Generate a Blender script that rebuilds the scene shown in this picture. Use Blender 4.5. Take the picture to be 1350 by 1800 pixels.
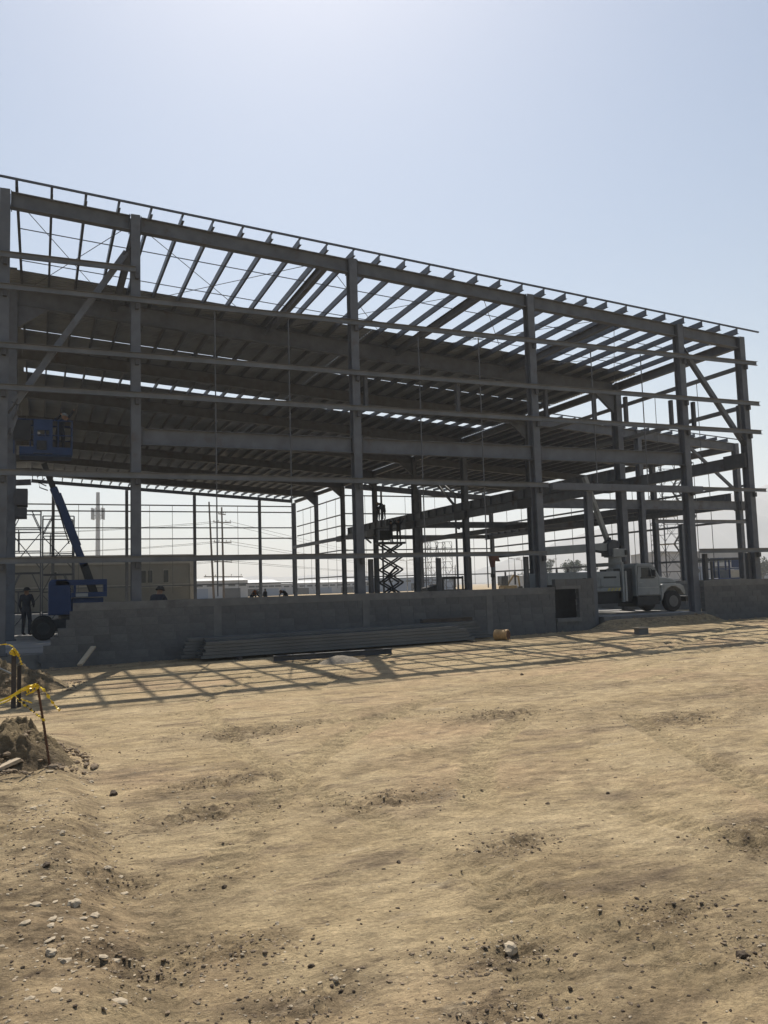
import bpy, math, random
import numpy as np
from mathutils import Vector, Matrix
for o in list(bpy.data.objects): bpy.data.objects.remove(o)
S = bpy.context.scene
COL = S.collection
rnd = random.Random(7)
# ------------------------------------------------------------------ camera
cd = bpy.data.cameras.new('camera'); cam = bpy.data.objects.new('camera', cd); COL.objects.link(cam)
cd.sensor_fit = 'HORIZONTAL'; cd.sensor_width = 36.0; cd.lens = 36.0*1443.1/1350
cd.clip_start = 0.1; cd.clip_end = 9000
cam.matrix_world = Matrix(((0.92209, -0.00723, -0.38691, 0), (-0.38583, -0.09395, -0.91777, 0),
                           (-0.02971, 0.99555, -0.08942, 1.7), (0, 0, 0, 1)))
S.camera = cam
# ------------------------------------------------------------------ sky, sun, exposure
SUN_EL, SUN_AZ = math.radians(54.0), math.radians(17.3)      # azimuth from +Y towards +X
W = bpy.data.worlds.new('World'); S.world = W; W.use_nodes = True
nt = W.node_tree; nt.nodes.clear()
sky = nt.nodes.new('ShaderNodeTexSky'); sky.sky_type = 'NISHITA'; sky.sun_disc = False
sky.sun_elevation = SUN_EL; sky.sun_rotation = SUN_AZ
sky.air_density = 1.4; sky.dust_density = 1.45; sky.ozone_density = 3.2; sky.altitude = 100
bg = nt.nodes.new('ShaderNodeBackground'); bg.inputs['Strength'].default_value = 0.070
wo = nt.nodes.new('ShaderNodeOutputWorld')
nt.links.new(sky.outputs[0], bg.inputs[0]); nt.links.new(bg.outputs[0], wo.inputs[0])
sl = bpy.data.lights.new('sun', 'SUN'); so = bpy.data.objects.new('sun', sl); COL.objects.link(so)
sl.energy = 5.0; sl.angle = math.radians(0.5); sl.color = (1.0, 0.93, 0.82)
sd = Vector((math.sin(SUN_AZ)*math.cos(SUN_EL), math.cos(SUN_AZ)*math.cos(SUN_EL), math.sin(SUN_EL)))
so.rotation_euler = sd.to_track_quat('Z', 'Y').to_euler(); so.location = (20, 60, 80)
S.view_settings.view_transform = 'Standard'; S.view_settings.look = 'None'
S.view_settings.gamma = 1; S.view_settings.use_curve_mapping = False
S.view_settings.exposure = 0.34
S.render.engine = 'CYCLES'
S.cycles.volume_bounces = 1
S.cycles.max_bounces = 6

# ------------------------------------------------------------------ materials
def mat(name, col, rough=0.7, metal=0.0, var=0.15, scale=6.0, bump=0.0, bscale=None, stretch=None, stain=None, stain_scale=2.0, stain_at=0.55, spec=0.4):
    m = bpy.data.materials.new(name); m.use_nodes = True
    t = m.node_tree; N = t.nodes; L = t.links
    b = N['Principled BSDF']; b.inputs['Roughness'].default_value = rough; b.inputs['Metallic'].default_value = metal
    b.inputs['Specular IOR Level'].default_value = spec
    tc = N.new('ShaderNodeTexCoord'); src = tc.outputs['Object']
    if stretch:
        mp = N.new('ShaderNodeMapping'); mp.inputs['Scale'].default_value = stretch; L.new(src, mp.inputs[0]); src = mp.outputs[0]
    n = N.new('ShaderNodeTexNoise'); n.inputs['Scale'].default_value = scale; n.inputs['Detail'].default_value = 6; L.new(src, n.inputs['Vector'])
    r = N.new('ShaderNodeValToRGB')
    lo = [max(0, c*(1-var)) for c in col]+[1]; hi = [min(1, c*(1+var)) for c in col]+[1]
    r.color_ramp.elements[0].position = .3; r.color_ramp.elements[1].position = .7
    r.color_ramp.elements[0].color = lo; r.color_ramp.elements[1].color = hi
    L.new(n.outputs['Fac'], r.inputs[0]); out = r.outputs[0]
    if stain:
        n2 = N.new('ShaderNodeTexNoise'); n2.inputs['Scale'].default_value = stain_scale; n2.inputs['Detail'].default_value = 8; n2.inputs['Roughness'].default_value = .65
        L.new(src, n2.inputs['Vector'])
        r2 = N.new('ShaderNodeValToRGB'); r2.color_ramp.elements[0].position = stain_at; r2.color_ramp.elements[1].position = stain_at+.14
        r2.color_ramp.elements[0].color = (0, 0, 0, 1); r2.color_ramp.elements[1].color = (1, 1, 1, 1); L.new(n2.outputs['Fac'], r2.inputs[0])
        mx = N.new('ShaderNodeMix'); mx.data_type = 'RGBA'; L.new(r2.outputs[0], mx.inputs[0]); L.new(out, mx.inputs[6]); mx.inputs[7].default_value = list(stain)+[1]
        out = mx.outputs[2]
    L.new(out, b.inputs['Base Color'])
    if bump:
        n3 = N.new('ShaderNodeTexNoise'); n3.inputs['Scale'].default_value = bscale or scale*4; n3.inputs['Detail'].default_value = 8; L.new(src, n3.inputs['Vector'])
        bp = N.new('ShaderNodeBump'); bp.inputs['Strength'].default_value = bump; bp.inputs['Distance'].default_value = .02
        L.new(n3.outputs['Fac'], bp.inputs['Height']); L.new(bp.outputs[0], b.inputs['Normal'])
    return m

M = dict(
    steel=mat('grey_primer_steel', (.104, .113, .130), .55, 0, .18, 3, .05, 30, stain=(.075, .06, .05), stain_scale=1.1, stain_at=.58),
    steel_dark=mat('dark_primer_steel', (.06, .062, .068), .6, 0, .2, 4),
    purlin=mat('purlin_steel', (.085, .092, .108), .5, .2, .18, 2.5, stain=(.11, .09, .08), stain_scale=1.0, stain_at=.68),
    girt=mat('girt_steel', (.15, .157, .168), .5, .2, .18, 2.5, stain=(.12, .11, .10), stain_scale=1.0, stain_at=.66),
    rod=mat('rod_steel', (.10, .105, .115), .5, .3, .1, 5),
    sheet=mat('roof_sheet', (.245, .262, .275), .5, .1, .15, 1.0, stain=(.17, .178, .185), stain_scale=.7),
    stack=mat('galvanised_channel', (.105, .11, .112), .5, .2, .2, 3, stretch=(.3, 2, 2)),
    block=mat('concrete_block', (.118, .118, .117), .95, 0, .16, 5, .5, 60, stain=(.085, .085, .086), stain_scale=1.6),
    block_pale=mat('concrete_block_pale', (.132, .132, .13), .95, 0, .16, 5, .5, 60, stain=(.10, .10, .10), stain_scale=1.6),
    block_dark=mat('concrete_block_dark', (.105, .105, .104), .95, 0, .16, 5, .5, 60, stain=(.07, .07, .07), stain_scale=1.6, stain_at=.5),
    conc=mat('poured_concrete', (.15, .148, .143), .9, 0, .14, 4, .3, 40, stain=(.1, .098, .096), stain_scale=1.2),
    mortar=mat('mortar', (.10, .10, .099), .95, 0, .2, 10),
    slab=mat('slab_concrete', (.26, .25, .235), .85, 0, .15, .8, .2, 20, stain=(.17, .165, .155), stain_scale=.5),
    blue=mat('blue_lift_paint', (.011, .034, .105), .42, 0, .12, 4, stain=(.014, .022, .05), stain_scale=3, stain_at=.66),
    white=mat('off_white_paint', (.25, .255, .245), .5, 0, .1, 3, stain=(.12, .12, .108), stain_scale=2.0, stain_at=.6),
    black=mat('black_rubber', (.018, .018, .018), .8, 0, .3, 12, .2, 30),
    blackm=mat('black_metal', (.022, .023, .025), .5, 0, .25, 6),
    orange=mat('orange_paint', (.14, .05, .03), .6, 0, .15, 6, stain=(.15, .06, .03), stain_scale=5),
    rust=mat('rusted_iron', (.09, .045, .025), .9, 0, .35, 20, .4, 60),
    tape=mat('yellow_tape', (.78, .56, .03), .35, 0, .1, 12),
    tapeb=mat('black_print', (.03, .03, .03), .5, 0, .1, 12),
    wood=mat('weathered_plank', (.42, .34, .24), .8, 0, .2, 8, .3, 40, stretch=(.5, 6, 6)),
    woodd=mat('dark_timber', (.06, .048, .04), .85, 0, .25, 8, .3, 40),
    skin=mat('skin', (.28, .16, .10), .6, 0, .1, 8),
    cloth=mat('dark_work_clothes', (.03, .034, .045), .9, 0, .25, 8),
    clothg=mat('grey_work_clothes', (.06, .06, .062), .9, 0, .25, 8),
    vest=mat('reflective_band', (.5, .5, .42), .5, 0, .1, 8),
    glass=mat('dark_window_glass', (.03, .035, .04), .08, 0, .2, 2, spec=.6),
    render=mat('beige_render', (.235, .232, .21), .9, 0, .08, .6, .1, 10, stain=(.19, .187, .17), stain_scale=.3),
    trim=mat('pale_trim', (.36, .35, .32), .8, 0, .1, 2),
    wh=mat('warehouse_panel', (.30, .31, .33), .6, 0, .1, .2, stretch=(3, 3, .2)),
    whb=mat('blue_grey_panel', (.16, .20, .27), .6, 0, .1, .3),
    mast=mat('galvanised_mast', (.30, .31, .32), .5, .3, .1, 2),
    pole=mat('wood_pole', (.11, .09, .075), .85, 0, .2, 5),
    leaf=mat('tree_leaves', (.055, .075, .035), .8, 0, .45, 1.5),
    bark=mat('bark', (.10, .08, .06), .9, 0, .3, 6),
    hill=mat('bare_hills', (.20, .18, .15), .95, 0, .25, .01, stain=(.12, .115, .09), stain_scale=.006),
    sand=mat('grey_sand', (.20, .17, .13), .95, 0, .2, 12, .5, 80),
    drum=mat('rusty_tan_drum', (.40, .25, .11), .7, 0, .25, 8, .2, 30, stain=(.2, .1, .05), stain_scale=6),
    stone=mat('pale_stone', (.40, .33, .235), .9, 0, .25, 14, .4, 60),
    clod=mat('dark_clod', (.072, .052, .035), .95, 0, .3, 16, .5, 60),
    clodm=mat('brown_clod', (.22, .165, .11), .95, 0, .3, 16, .5, 60),
    yellow=mat('machine_yellow', (.22, .16, .07), .5, 0, .12, 4),
    lamp=mat('lamp_grey', (.3, .3, .3), .5), lampd=mat('dusty_rim', (.11, .11, .105), .7),
    hivis=mat('orange_vest', (.5, .14, .03), .7, 0, .1, 8),
    caution=mat('yellow_stripe', (.42, .34, .10), .6, 0, .15, 8),
)

def dirt_mat(name, sc=1.0, dark=0.0):
    m = bpy.data.materials.new(name); m.use_nodes = True
    t = m.node_tree; N = t.nodes; L = t.links; b = N['Principled BSDF']
    b.inputs['Roughness'].default_value = .95; b.inputs['Specular IOR Level'].default_value = .15
    tc = N.new('ShaderNodeTexCoord')
    def noise(scale, det=8, rough=.6, st=(1, 1, 1), rot=0):
        mp = N.new('ShaderNodeMapping'); mp.inputs['Scale'].default_value = st; mp.inputs['Rotation'].default_value = (0, 0, rot)
        L.new(tc.outputs['Object'], mp.inputs[0])
        n = N.new('ShaderNodeTexNoise'); n.inputs['Scale'].default_value = scale; n.inputs['Detail'].default_value = det; n.inputs['Roughness'].default_value = rough
        L.new(mp.outputs[0], n.inputs['Vector']); return n.outputs['Fac']
    def ramp(f, a, b_, ca=(0, 0, 0, 1), cb=(1, 1, 1, 1)):
        r = N.new('ShaderNodeValToRGB'); e = r.color_ramp.elements; e[0].position = a; e[1].position = b_; e[0].color = ca; e[1].color = cb
        L.new(f, r.inputs[0]); return r.outputs[0]
    def mix(f, a, c):
        x = N.new('ShaderNodeMix'); x.data_type = 'RGBA'
        if isinstance(f, float): x.inputs[0].default_value = f
        else: L.new(f, x.inputs[0])
        for i, s in ((6, a), (7, c)):
            if isinstance(s, tuple): x.inputs[i].default_value = s
            else: L.new(s, x.inputs[i])
        return x.outputs[2]
    k = 1-dark
    base = ramp(noise(.9, 9, .6), .32, .68, (.375*k, .287*k, .166*k, 1), (.50*k, .398*k, .25*k, 1))
    base = mix(ramp(noise(.35, 5, .55), .5, .66), base, (.45*k, .33*k, .205*k, 1))           # pinkish dusty zones
    base = mix(ramp(noise(1.1, 8, .7, (.45, 1.5, 1), .3), .53, .66), base, (.225*k, .172*k, .115*k, 1))  # darker disturbed streaks
    base = mix(ramp(noise(3.2, 8, .75, (.6, 1.3, 1), .3), .58, .68), base, (.15*k, .115*k, .082*k, 1))  # small damp patches
    base = mix(ramp(noise(2.1, 8, .7, (.5, 1.4, 1), .25), .60, .72), base, (.46*k, .38*k, .27*k, 1))  # pale dust
    def attr(n):
        a_ = N.new('ShaderNodeAttribute'); a_.attribute_name = n; return a_.outputs['Fac']
    base = mix(attr('packed'), base, (.40*k, .315*k, .19*k, 1)) if not dark else base
    sm = N.new('ShaderNodeMath'); sm.operation = 'MULTIPLY'; L.new(attr('soil'), sm.inputs[0]); L.new(ramp(noise(9, 6, .7), .3, .62), sm.inputs[1])
    base = mix(sm.outputs[0], base, (.125*k, .092*k, .058*k, 1)) if not dark else base
    mt = N.new('ShaderNodeMix'); mt.data_type = 'RGBA'; mt.blend_type = 'MULTIPLY'; mt.inputs[0].default_value = 1
    L.new(base, mt.inputs[6]); L.new(ramp(noise(5.5, 7, .68, (.7, 1.25, 1), .35), .33, .68, (.66, .655, .65, 1), (1.2, 1.19, 1.17, 1)), mt.inputs[7]); base = mt.outputs[2]
    gr = ramp(noise(34*sc, 8, .85), .36, .66, (.58, .57, .56, 1), (1.36, 1.35, 1.33, 1))
    mu = N.new('ShaderNodeMix'); mu.data_type = 'RGBA'; mu.blend_type = 'MULTIPLY'; mu.inputs[0].default_value = .8
    L.new(base, mu.inputs[6]); L.new(gr, mu.inputs[7])
    L.new(mu.outputs[2], b.inputs['Base Color'])
    h1 = noise(26*sc, 10, .72); h2 = noise(7*sc, 8, .65, (.7, 1.3, 1), .3)
    ad = N.new('ShaderNodeMath'); ad.operation = 'MULTIPLY_ADD'; L.new(h2, ad.inputs[0]); ad.inputs[1].default_value = 1.6; L.new(h1, ad.inputs[2])
    bp = N.new('ShaderNodeBump'); bp.inputs['Strength'].default_value = .9; bp.inputs['Distance'].default_value = .04
    L.new(ad.outputs[0], bp.inputs['Height']); L.new(bp.outputs[0], b.inputs['Normal'])
    return m
M['dirt'] = dirt_mat('bare_dirt'); M['heap'] = dirt_mat('heaped_soil', 1.0, .5)

# ------------------------------------------------------------------ mesh helpers
class MB:
    def __init__(s): s.v = []; s.f = []
    def add(s, vs, fs):
        k = len(s.v); s.v += [tuple(p) for p in vs]; s.f += [tuple(i+k for i in f) for f in fs]; return s
    def hexa(s, p):                              # 8 corners: bottom 4 then top 4
        return s.add(p, [(3, 2, 1, 0), (4, 5, 6, 7), (0, 1, 5, 4), (1, 2, 6, 5), (2, 3, 7, 6), (3, 0, 4, 7)])
    def box(s, x0, x1, y0, y1, z0, z1):
        return s.hexa([(x0, y0, z0), (x1, y0, z0), (x1, y1, z0), (x0, y1, z0), (x0, y0, z1), (x1, y0, z1), (x1, y1, z1), (x0, y1, z1)])
    def frame(s, p, q, up):
        p, q = Vector(p), Vector(q); d = (q-p).normalized(); side = d.cross(Vector(up))
        if side.length < 1e-4: side = d.cross(Vector((1, 0, 0)))
        side.normalize(); return p, q, side, side.cross(d).normalized()
    def bar(s, p, q, w, h, up=(0, 0, 1), ow=0, oh=0):
        p, q, a, b = s.frame(p, q, up); c = []
        for e in (p, q):
            e = e+a*ow+b*oh
            c.append([e-a*w/2-b*h/2, e+a*w/2-b*h/2, e+a*w/2+b*h/2, e-a*w/2+b*h/2])
        return s.hexa(c[0]+c[1])
    def ibeam(s, p, q, d, fw, tf=.016, tw=.012, up=(0, 0, 1)):
        s.bar(p, q, fw, tf, up, 0, d/2-tf/2); s.bar(p, q, fw, tf, up, 0, -d/2+tf/2); return s.bar(p, q, tw, d-2*tf, up)
    def cee(s, p, q, d, fw, t=.008, up=(0, 0, 1), sg=1):
        s.bar(p, q, t, d, up, 0, 0)
        s.bar(p, q, fw-t, t, up, sg*fw/2, d/2-t/2); s.bar(p, q, fw-t, t, up, sg*fw/2, -d/2+t/2); return s
    def tube(s, pts, r, n=8, r2=None, cap=True):
        pts = [Vector(p) for p in pts]; k0 = len(s.v); m = len(pts)
        for i, p in enumerate(pts):
            d = (pts[min(i+1, m-1)]-pts[max(i-1, 0)]).normalized()
            a = d.cross(Vector((0, 0, 1)) if abs(d.z) < .9 else Vector((1, 0, 0))).normalized(); b = d.cross(a)
            rr = r if r2 is None else r+(r2-r)*i/(m-1)
            for j in range(n):
                t = 2*math.pi*j/n; s.v.append(tuple(p+a*rr*math.cos(t)+b*rr*math.sin(t)))
        for i in range(m-1):
            for j in range(n):
                s.f.append((k0+i*n+j, k0+i*n+(j+1) % n, k0+(i+1)*n+(j+1) % n, k0+(i+1)*n+j))
        if cap: s.f.append(tuple(k0+j for j in range(n))[::-1]); s.f.append(tuple(k0+(m-1)*n+j for j in range(n)))
        return s
    def lathe(s, prof, c, axis=(0, 0, 1), n=20):     # prof: (r, h)
        ax = Vector(axis).normalized(); a = ax.cross(Vector((0, 0, 1)) if abs(ax.z) < .9 else Vector((1, 0, 0))).normalized(); b = ax.cross(a)
        k = len(s.v); c = Vector(c); m = len(prof)
        for r, h in prof:
            for j in range(n):
                t = 2*math.pi*j/n; s.v.append(tuple(c+ax*h+a*r*math.cos(t)+b*r*math.sin(t)))
        for i in range(m-1):
            for j in range(n): s.f.append((k+i*n+j, k+i*n+(j+1) % n, k+(i+1)*n+(j+1) % n, k+(i+1)*n+j))
        s.f.append(tuple(k+j for j in range(n))[::-1]); s.f.append(tuple(k+(m-1)*n+j for j in range(n))); return s
    def prism(s, poly, y0, y1):                       # poly in (x,z), extruded along y
        n = len(poly); vs = [(x, y0, z) for x, z in poly]+[(x, y1, z) for x, z in poly]
        return s.add(vs, [tuple(range(n)), tuple(range(2*n-1, n-1, -1))]+[(i, i+n, (i+1) % n+n, (i+1) % n) for i in range(n)])
    def build(s, name, m, parent=None, smooth=False, bevel=0, **kw):
        off = parent_loc(parent) if parent else Vector((0, 0, 0))
        me = bpy.data.meshes.new(name); me.from_pydata([tuple(Vector(p)-off) for p in s.v], [], s.f); me.update()
        import bmesh
        bm = bmesh.new(); bm.from_mesh(me); bmesh.ops.recalc_face_normals(bm, faces=bm.faces); bm.to_mesh(me); bm.free()
        if smooth: me.polygons.foreach_set('use_smooth', [True]*len(me.polygons))
        o = bpy.data.objects.new(name, me); COL.objects.link(o); me.materials.append(M[m] if isinstance(m, str) else m)
        if parent: o.parent = parent
        if bevel:
            bv = o.modifiers.new('bevel', 'BEVEL'); bv.width = bevel; bv.segments = 2; bv.limit_method = 'ANGLE'
        for k_, v_ in kw.items(): o[k_] = v_
        return o
def parent_loc(o):
    p = Vector(o.location)
    while o.parent: o = o.parent; p = p+Vector(o.location)
    return p
def T(name, label, cat, loc=(0, 0, 0), group=None):
    o = bpy.data.objects.new(name, None); COL.objects.link(o); o.location = loc; o.empty_display_size = .2
    o['label'] = label; o['category'] = cat
    if group: o['group'] = group
    return o
def tag(o, label, cat, group=None):
    o['label'] = label; o['category'] = cat
    if group: o['group'] = group
    return o
def centre(o):                                        # put a lone mesh's origin at its base
    me = o.data; n = len(me.vertices); co = np.empty(n*3, 'f'); me.vertices.foreach_get('co', co); co = co.reshape(-1, 3)
    c = np.array([(co[:, 0].min()+co[:, 0].max())/2, (co[:, 1].min()+co[:, 1].max())/2, co[:, 2].min()], 'f')
    me.vertices.foreach_set('co', (co-c).ravel()); me.update(); o.location = c.tolist(); return o

# ------------------------------------------------------------------ noise
rs = np.random.RandomState(3); LAT = rs.rand(256, 256)
def vn(x, y, seed=0):
    x = np.asarray(x, float)+seed*17.13; y = np.asarray(y, float)+seed*31.7
    xi = np.floor(x).astype(int); yi = np.floor(y).astype(int); fx = x-xi; fy = y-yi
    fx = fx*fx*(3-2*fx); fy = fy*fy*(3-2*fy); g = lambda a, b: LAT[a % 256, b % 256]
    return (g(xi, yi)*(1-fx)+g(xi+1, yi)*fx)*(1-fy)+(g(xi, yi+1)*(1-fx)+g(xi+1, yi+1)*fx)*fy
def fbm(x, y, o=4, seed=0, g=.5):
    a, s, t = 1., 0., 0.
    for i in range(o): s = s+a*(vn(x*2**i, y*2**i, seed+i)-.5); t += a; a *= g
    return s/t
def sst(a, b, x): t = np.clip((x-a)/(b-a), 0, 1); return t*t*(3-2*t)
def gbase(x, y):
    x = np.asarray(x, float); y = np.asarray(y, float)
    ramp = .30*sst(20.9, 21.75, y)*sst(15.9, 16.9, x)*sst(21.6, 20.8, x)
    front = (-.06+.0115*np.clip(x-1, -4, 28))*sst(6, 19, y)+ramp
    ind = sst(21.9, 22.4, y)*sst(-3, -2, x)           # dug lower under the slab
    return front*(1-ind)+(-.1)*ind
HEAPS = [(-.55, 8.95, .95, .75, .36), (-1.1, 17.6, 1.7, 1.5, .55), (6.3, 17.75, .6, .42, .15)]
def gh(x, y):
    x = np.asarray(x, float); y = np.asarray(y, float)
    near = sst(60, 25, y)*sst(60, 30, np.abs(x))
    h = gbase(x, y)
    edge = .42+.10*fbm(y*.9, y*0, 3, 5)*2
    berm = sst(edge+.12, edge-.35, x)*sst(12, 9.3, y)
    h = h+berm*(.15+.16*fbm(x*1.5, y*1.2, 4, 9))
    u = x*.96+y*.28; v = -x*.28+y*.96
    rough = .012+.02*np.clip(fbm(x*.8, y*.8, 3, 40)*3+.3, 0, 1)+.028*berm
    near = near*(1-.62*sst(9.5, 14, y))
    h = h+near*(.10*fbm(x*.28, y*.28, 3, 1)+.034*fbm(u*.8, v*1.7, 4, 2)+rough*1.25*fbm(u*3.2, v*4.6, 5, 3, .66)+.011*fbm(x*14, y*14, 3, 13, .7))
    h = h+tracks(x, y)[0]
    # scattered dug-up spots
    for px, py, r in SPOTS:
        d = np.sqrt(((x-px)/(r*1.5))**2+((y-py)/r)**2); k = sst(1, .2, d)
        h = h+k*.13*(fbm(x*9, y*9, 4, 11, .75)-.08)
    ind = sst(21.6, 22.0, y)*sst(-3, -2, x)*sst(90, 82, y)
    return h*(1-ind)+ind*np.minimum(h, -.05)
TRK = []
for P in ([(5.4, 2.6), (6.2, 5.0), (8.2, 9.0), (12.5, 14.0), (19.0, 17.6)], [(.9, 2.4), (1.7, 4.6), (4.0, 8.6), (9.5, 13.2), (17, 16.2)], [(1.5, 11.2), (6, 11.0), (12, 13.2), (20, 18.5)], [(3.6, 2.2), (3.2, 5.5), (2.9, 9.5), (3.6, 14), (7, 18.8)]):
    P = [np.array(p, float) for p in P]; q = []
    for i in range(len(P)-1):
        p0, p1, p2, p3 = P[max(i-1, 0)], P[i], P[i+1], P[min(i+2, len(P)-1)]
        for f in np.linspace(0, 1, 9)[:-1]: q.append(.5*(2*p1+(p2-p0)*f+(2*p0-5*p1+4*p2-p3)*f*f+(3*p1-p0-3*p2+p3)*f**3))
    TRK.append(np.array(q+[P[-1]]))
def tracks(x, y):
    x = np.asarray(x, float); y = np.asarray(y, float); hh = np.zeros(x.shape); pk = np.zeros(x.shape)
    sel = (y > 1.5) & (y < 20.5) & (x > -2) & (x < 22)
    if not sel.any(): return hh, pk
    X = x[sel]; Y = y[sel]; H = np.zeros(X.shape); K = np.zeros(X.shape)
    for ti, q in enumerate(TRK):
        best = np.full(X.shape, 9e9); sd_ = np.zeros(X.shape); al = np.zeros(X.shape); L = 0
        for a, b in zip(q[:-1], q[1:]):
            d = b-a; l = np.hypot(*d); t = np.clip(((X-a[0])*d[0]+(Y-a[1])*d[1])/l**2, 0, 1)
            dx = X-a[0]-t*d[0]; dy = Y-a[1]-t*d[1]; dd = dx*dx+dy*dy; m = dd < best
            best = np.where(m, dd, best); sd_ = np.where(m, np.sign(d[0]*dy-d[1]*dx)*np.sqrt(dd), sd_); al = np.where(m, L+t*l, al); L += l
        w = (.13, .15, .14, .12)[ti]; fade = np.clip(fbm(X*.5, Y*.5, 3, 50+ti)*4+.55, 0, 1)
        for c in (-.85, .85):
            e = np.abs(sd_-c); k = sst(w+.05, w-.02, e)*fade
            H += k*(-.020+.010*np.sign(np.sin(2*math.pi*(al/.15+np.sign(sd_-c)*(sd_-c)*3))))+.008*fade*np.exp(-((e-w-.06)/.035)**2); K = np.maximum(K, k)
    hh[sel] = H; pk[sel] = K; return hh, pk
SPOTS = [(1.0, 3.45, .28), (2.6, 6.3, .4), (1.2, 6.6, .45), (2.95, 4.9, .3), (3.0, 3.5, .25), (2.0, 3.5, .22), (4.4, 4.2, .4), (1.45, 7.6, .45),
         (5.5, 9.5, .6), (7.2, 8.0, .6), (2.4, 10, .6), (.35, 4.1, .35), (.4, 5.2, .35), (3.1, 2.95, .25), (.9, 4.1, .25), (1.7, 3.0, .22)]
def gz(x, y): return float(gh(np.array([x]), np.array([y]))[0])

def axis(segs):
    out = [segs[0][0]]
    for a, b, st0, st1 in segs:
        p = a; n = 0
        while p < b-1e-6:
            f = (p-a)/(b-a); p = min(b, p+st0*(st1/st0)**f); out.append(p)
    return np.array(sorted(set(out)))
xs = axis([(-1400, -60, 250, 12), (-60, -6, 8, .35), (-6, -.9, .3, .035), (-.9, 5.2, .032, .032), (5.2, 14, .035, .1), (14, 34, .1, .4), (34, 150, .5, 20), (150, 3300, 25, 300)])
ys = axis([(-240, -6, 40, 2), (-6, 2.3, 1.2, .05), (2.3, 6, .026, .03), (6, 12, .03, .07), (12, 22.4, .07, .14), (22.4, 90, .3, 4), (90, 2480, 6, 250)])
def build_ground():
    X, Y = np.meshgrid(xs, ys); Z = gh(X, Y); nx, ny = len(xs), len(ys)
    co = np.stack([X, Y, Z], -1).reshape(-1, 3).astype('f')
    i = (np.arange(ny-1)[:, None]*nx+np.arange(nx-1)[None]).ravel()
    q = np.stack([i, i+1, i+1+nx, i+nx], -1).astype('i')
    me = bpy.data.meshes.new('ground'); me.vertices.add(len(co)); me.vertices.foreach_set('co', co.ravel())
    me.loops.add(q.size); me.loops.foreach_set('vertex_index', q.ravel()); me.polygons.add(len(q))
    me.polygons.foreach_set('loop_start', np.arange(0, q.size, 4, dtype='i')); me.polygons.foreach_set('loop_total', np.full(len(q), 4, 'i'))
    me.polygons.foreach_set('use_smooth', np.ones(len(q), bool)); me.update(); me.validate()
    soil = np.zeros(X.shape)
    for i_, (px, py, r) in enumerate(SPOTS):
        u = (X-px)*.93+(Y-py)*.36; v = -(X-px)*.36+(Y-py)*.93
        soil = np.maximum(soil, sst(1.15, .25, np.hypot(u/(r*1.9), v/(r*.8))+1.1*fbm(X*4, Y*4, 4, 60+i_))*.95)
    st_ = fbm((X*.9+Y*.42)*.45, (-X*.42+Y*.9)*1.3, 5, 77, .6); soil = np.maximum(soil, sst(.05, .2, st_)*.55)
    soil = np.maximum(soil, sst(.62, .30, X)*sst(12, 9, Y)*sst(-.20, .10, fbm(X*2.2, Y*2.2, 5, 83, .6))*.9)
    soil = np.maximum(soil, sst(17.5, 21.0, Y)*sst(26, 22, Y)*sst(-.15, .15, fbm(X*.9, Y*1.6, 5, 87, .6))*.6)
    soil = np.maximum(soil, sst(5, 7, X)*sst(12.5, 11, Y)*sst(7, 8.5, Y)*sst(-.1, .15, fbm(X*1.1, Y*1.8, 5, 91, .6))*.6)
    for nm, arr in (('soil', soil), ('packed', tracks(X, Y)[1])):
        at = me.attributes.new(nm, 'FLOAT', 'POINT'); at.data.foreach_set('value', arr.ravel().astype('f'))
    o = bpy.data.objects.new('ground', me); COL.objects.link(o); me.materials.append(M['dirt']); o['kind'] = 'structure'
    return o
build_ground()
FL = .30
o = MB().box(-8.5, 24.6, 22.35, 80.2, .0, FL).box(24.6, 39.0, 36.0, 66.0, .0, FL).build('floor', 'slab'); o['kind'] = 'structure'
o = MB().box(16.72, 21.0, 21.75, 22.35, -.1, .5).build('door_sill', 'conc'); o['kind'] = 'structure'
o = MB().box(-2.2, .35, 21.9, 22.35, -.3, .29).build('slab_edge', 'conc'); o['kind'] = 'structure'
# hills
def hills(name, prof, y, depth, seed):
    n = 160; m = 14; xx = np.linspace(prof[0][0], prof[-1][0], n); hh = np.interp(xx, [p[0] for p in prof], [p[1] for p in prof])
    hh = np.maximum(hh*(1+.25*fbm(xx*.01, xx*0, 5, seed))+.5, .5)
    v = []; f = []
    for j in range(m):
        t = j/(m-1); k = math.sin(min(1, t*1.0)*math.pi)
        for i in range(n): v.append((xx[i], y-depth/2+depth*t+25*float(fbm(np.array([xx[i]*.02]), np.array([t*3]), 3, seed)[0]), max(-1, hh[i]*k*(1+.5*float(fbm(np.array([xx[i]*.02]), np.array([t*4]), 4, seed+3)[0])*(1 if 0 < j < m-1 else 0))-1)))
    for j in range(m-1):
        for i in range(n-1): f.append((j*n+i, j*n+i+1, (j+1)*n+i+1, (j+1)*n+i))
    o = MB().add(v, f).build(name, 'hill', smooth=True); o['kind'] = 'structure'; return o
hills('hills', [(780, 2), (880, 26), (960, 50), (1070, 92), (1250, 125), (1450, 165), (1660, 205), (1900, 220), (2300, 160), (2700, 90), (3000, 20)], 1500, 700, 5)
hills('distant_hills', [(-600, 10), (100, 12), (420, 34), (560, 30), (700, 34), (950, 36), (1150, 30), (1400, 20)], 2000, 400, 21)

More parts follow.
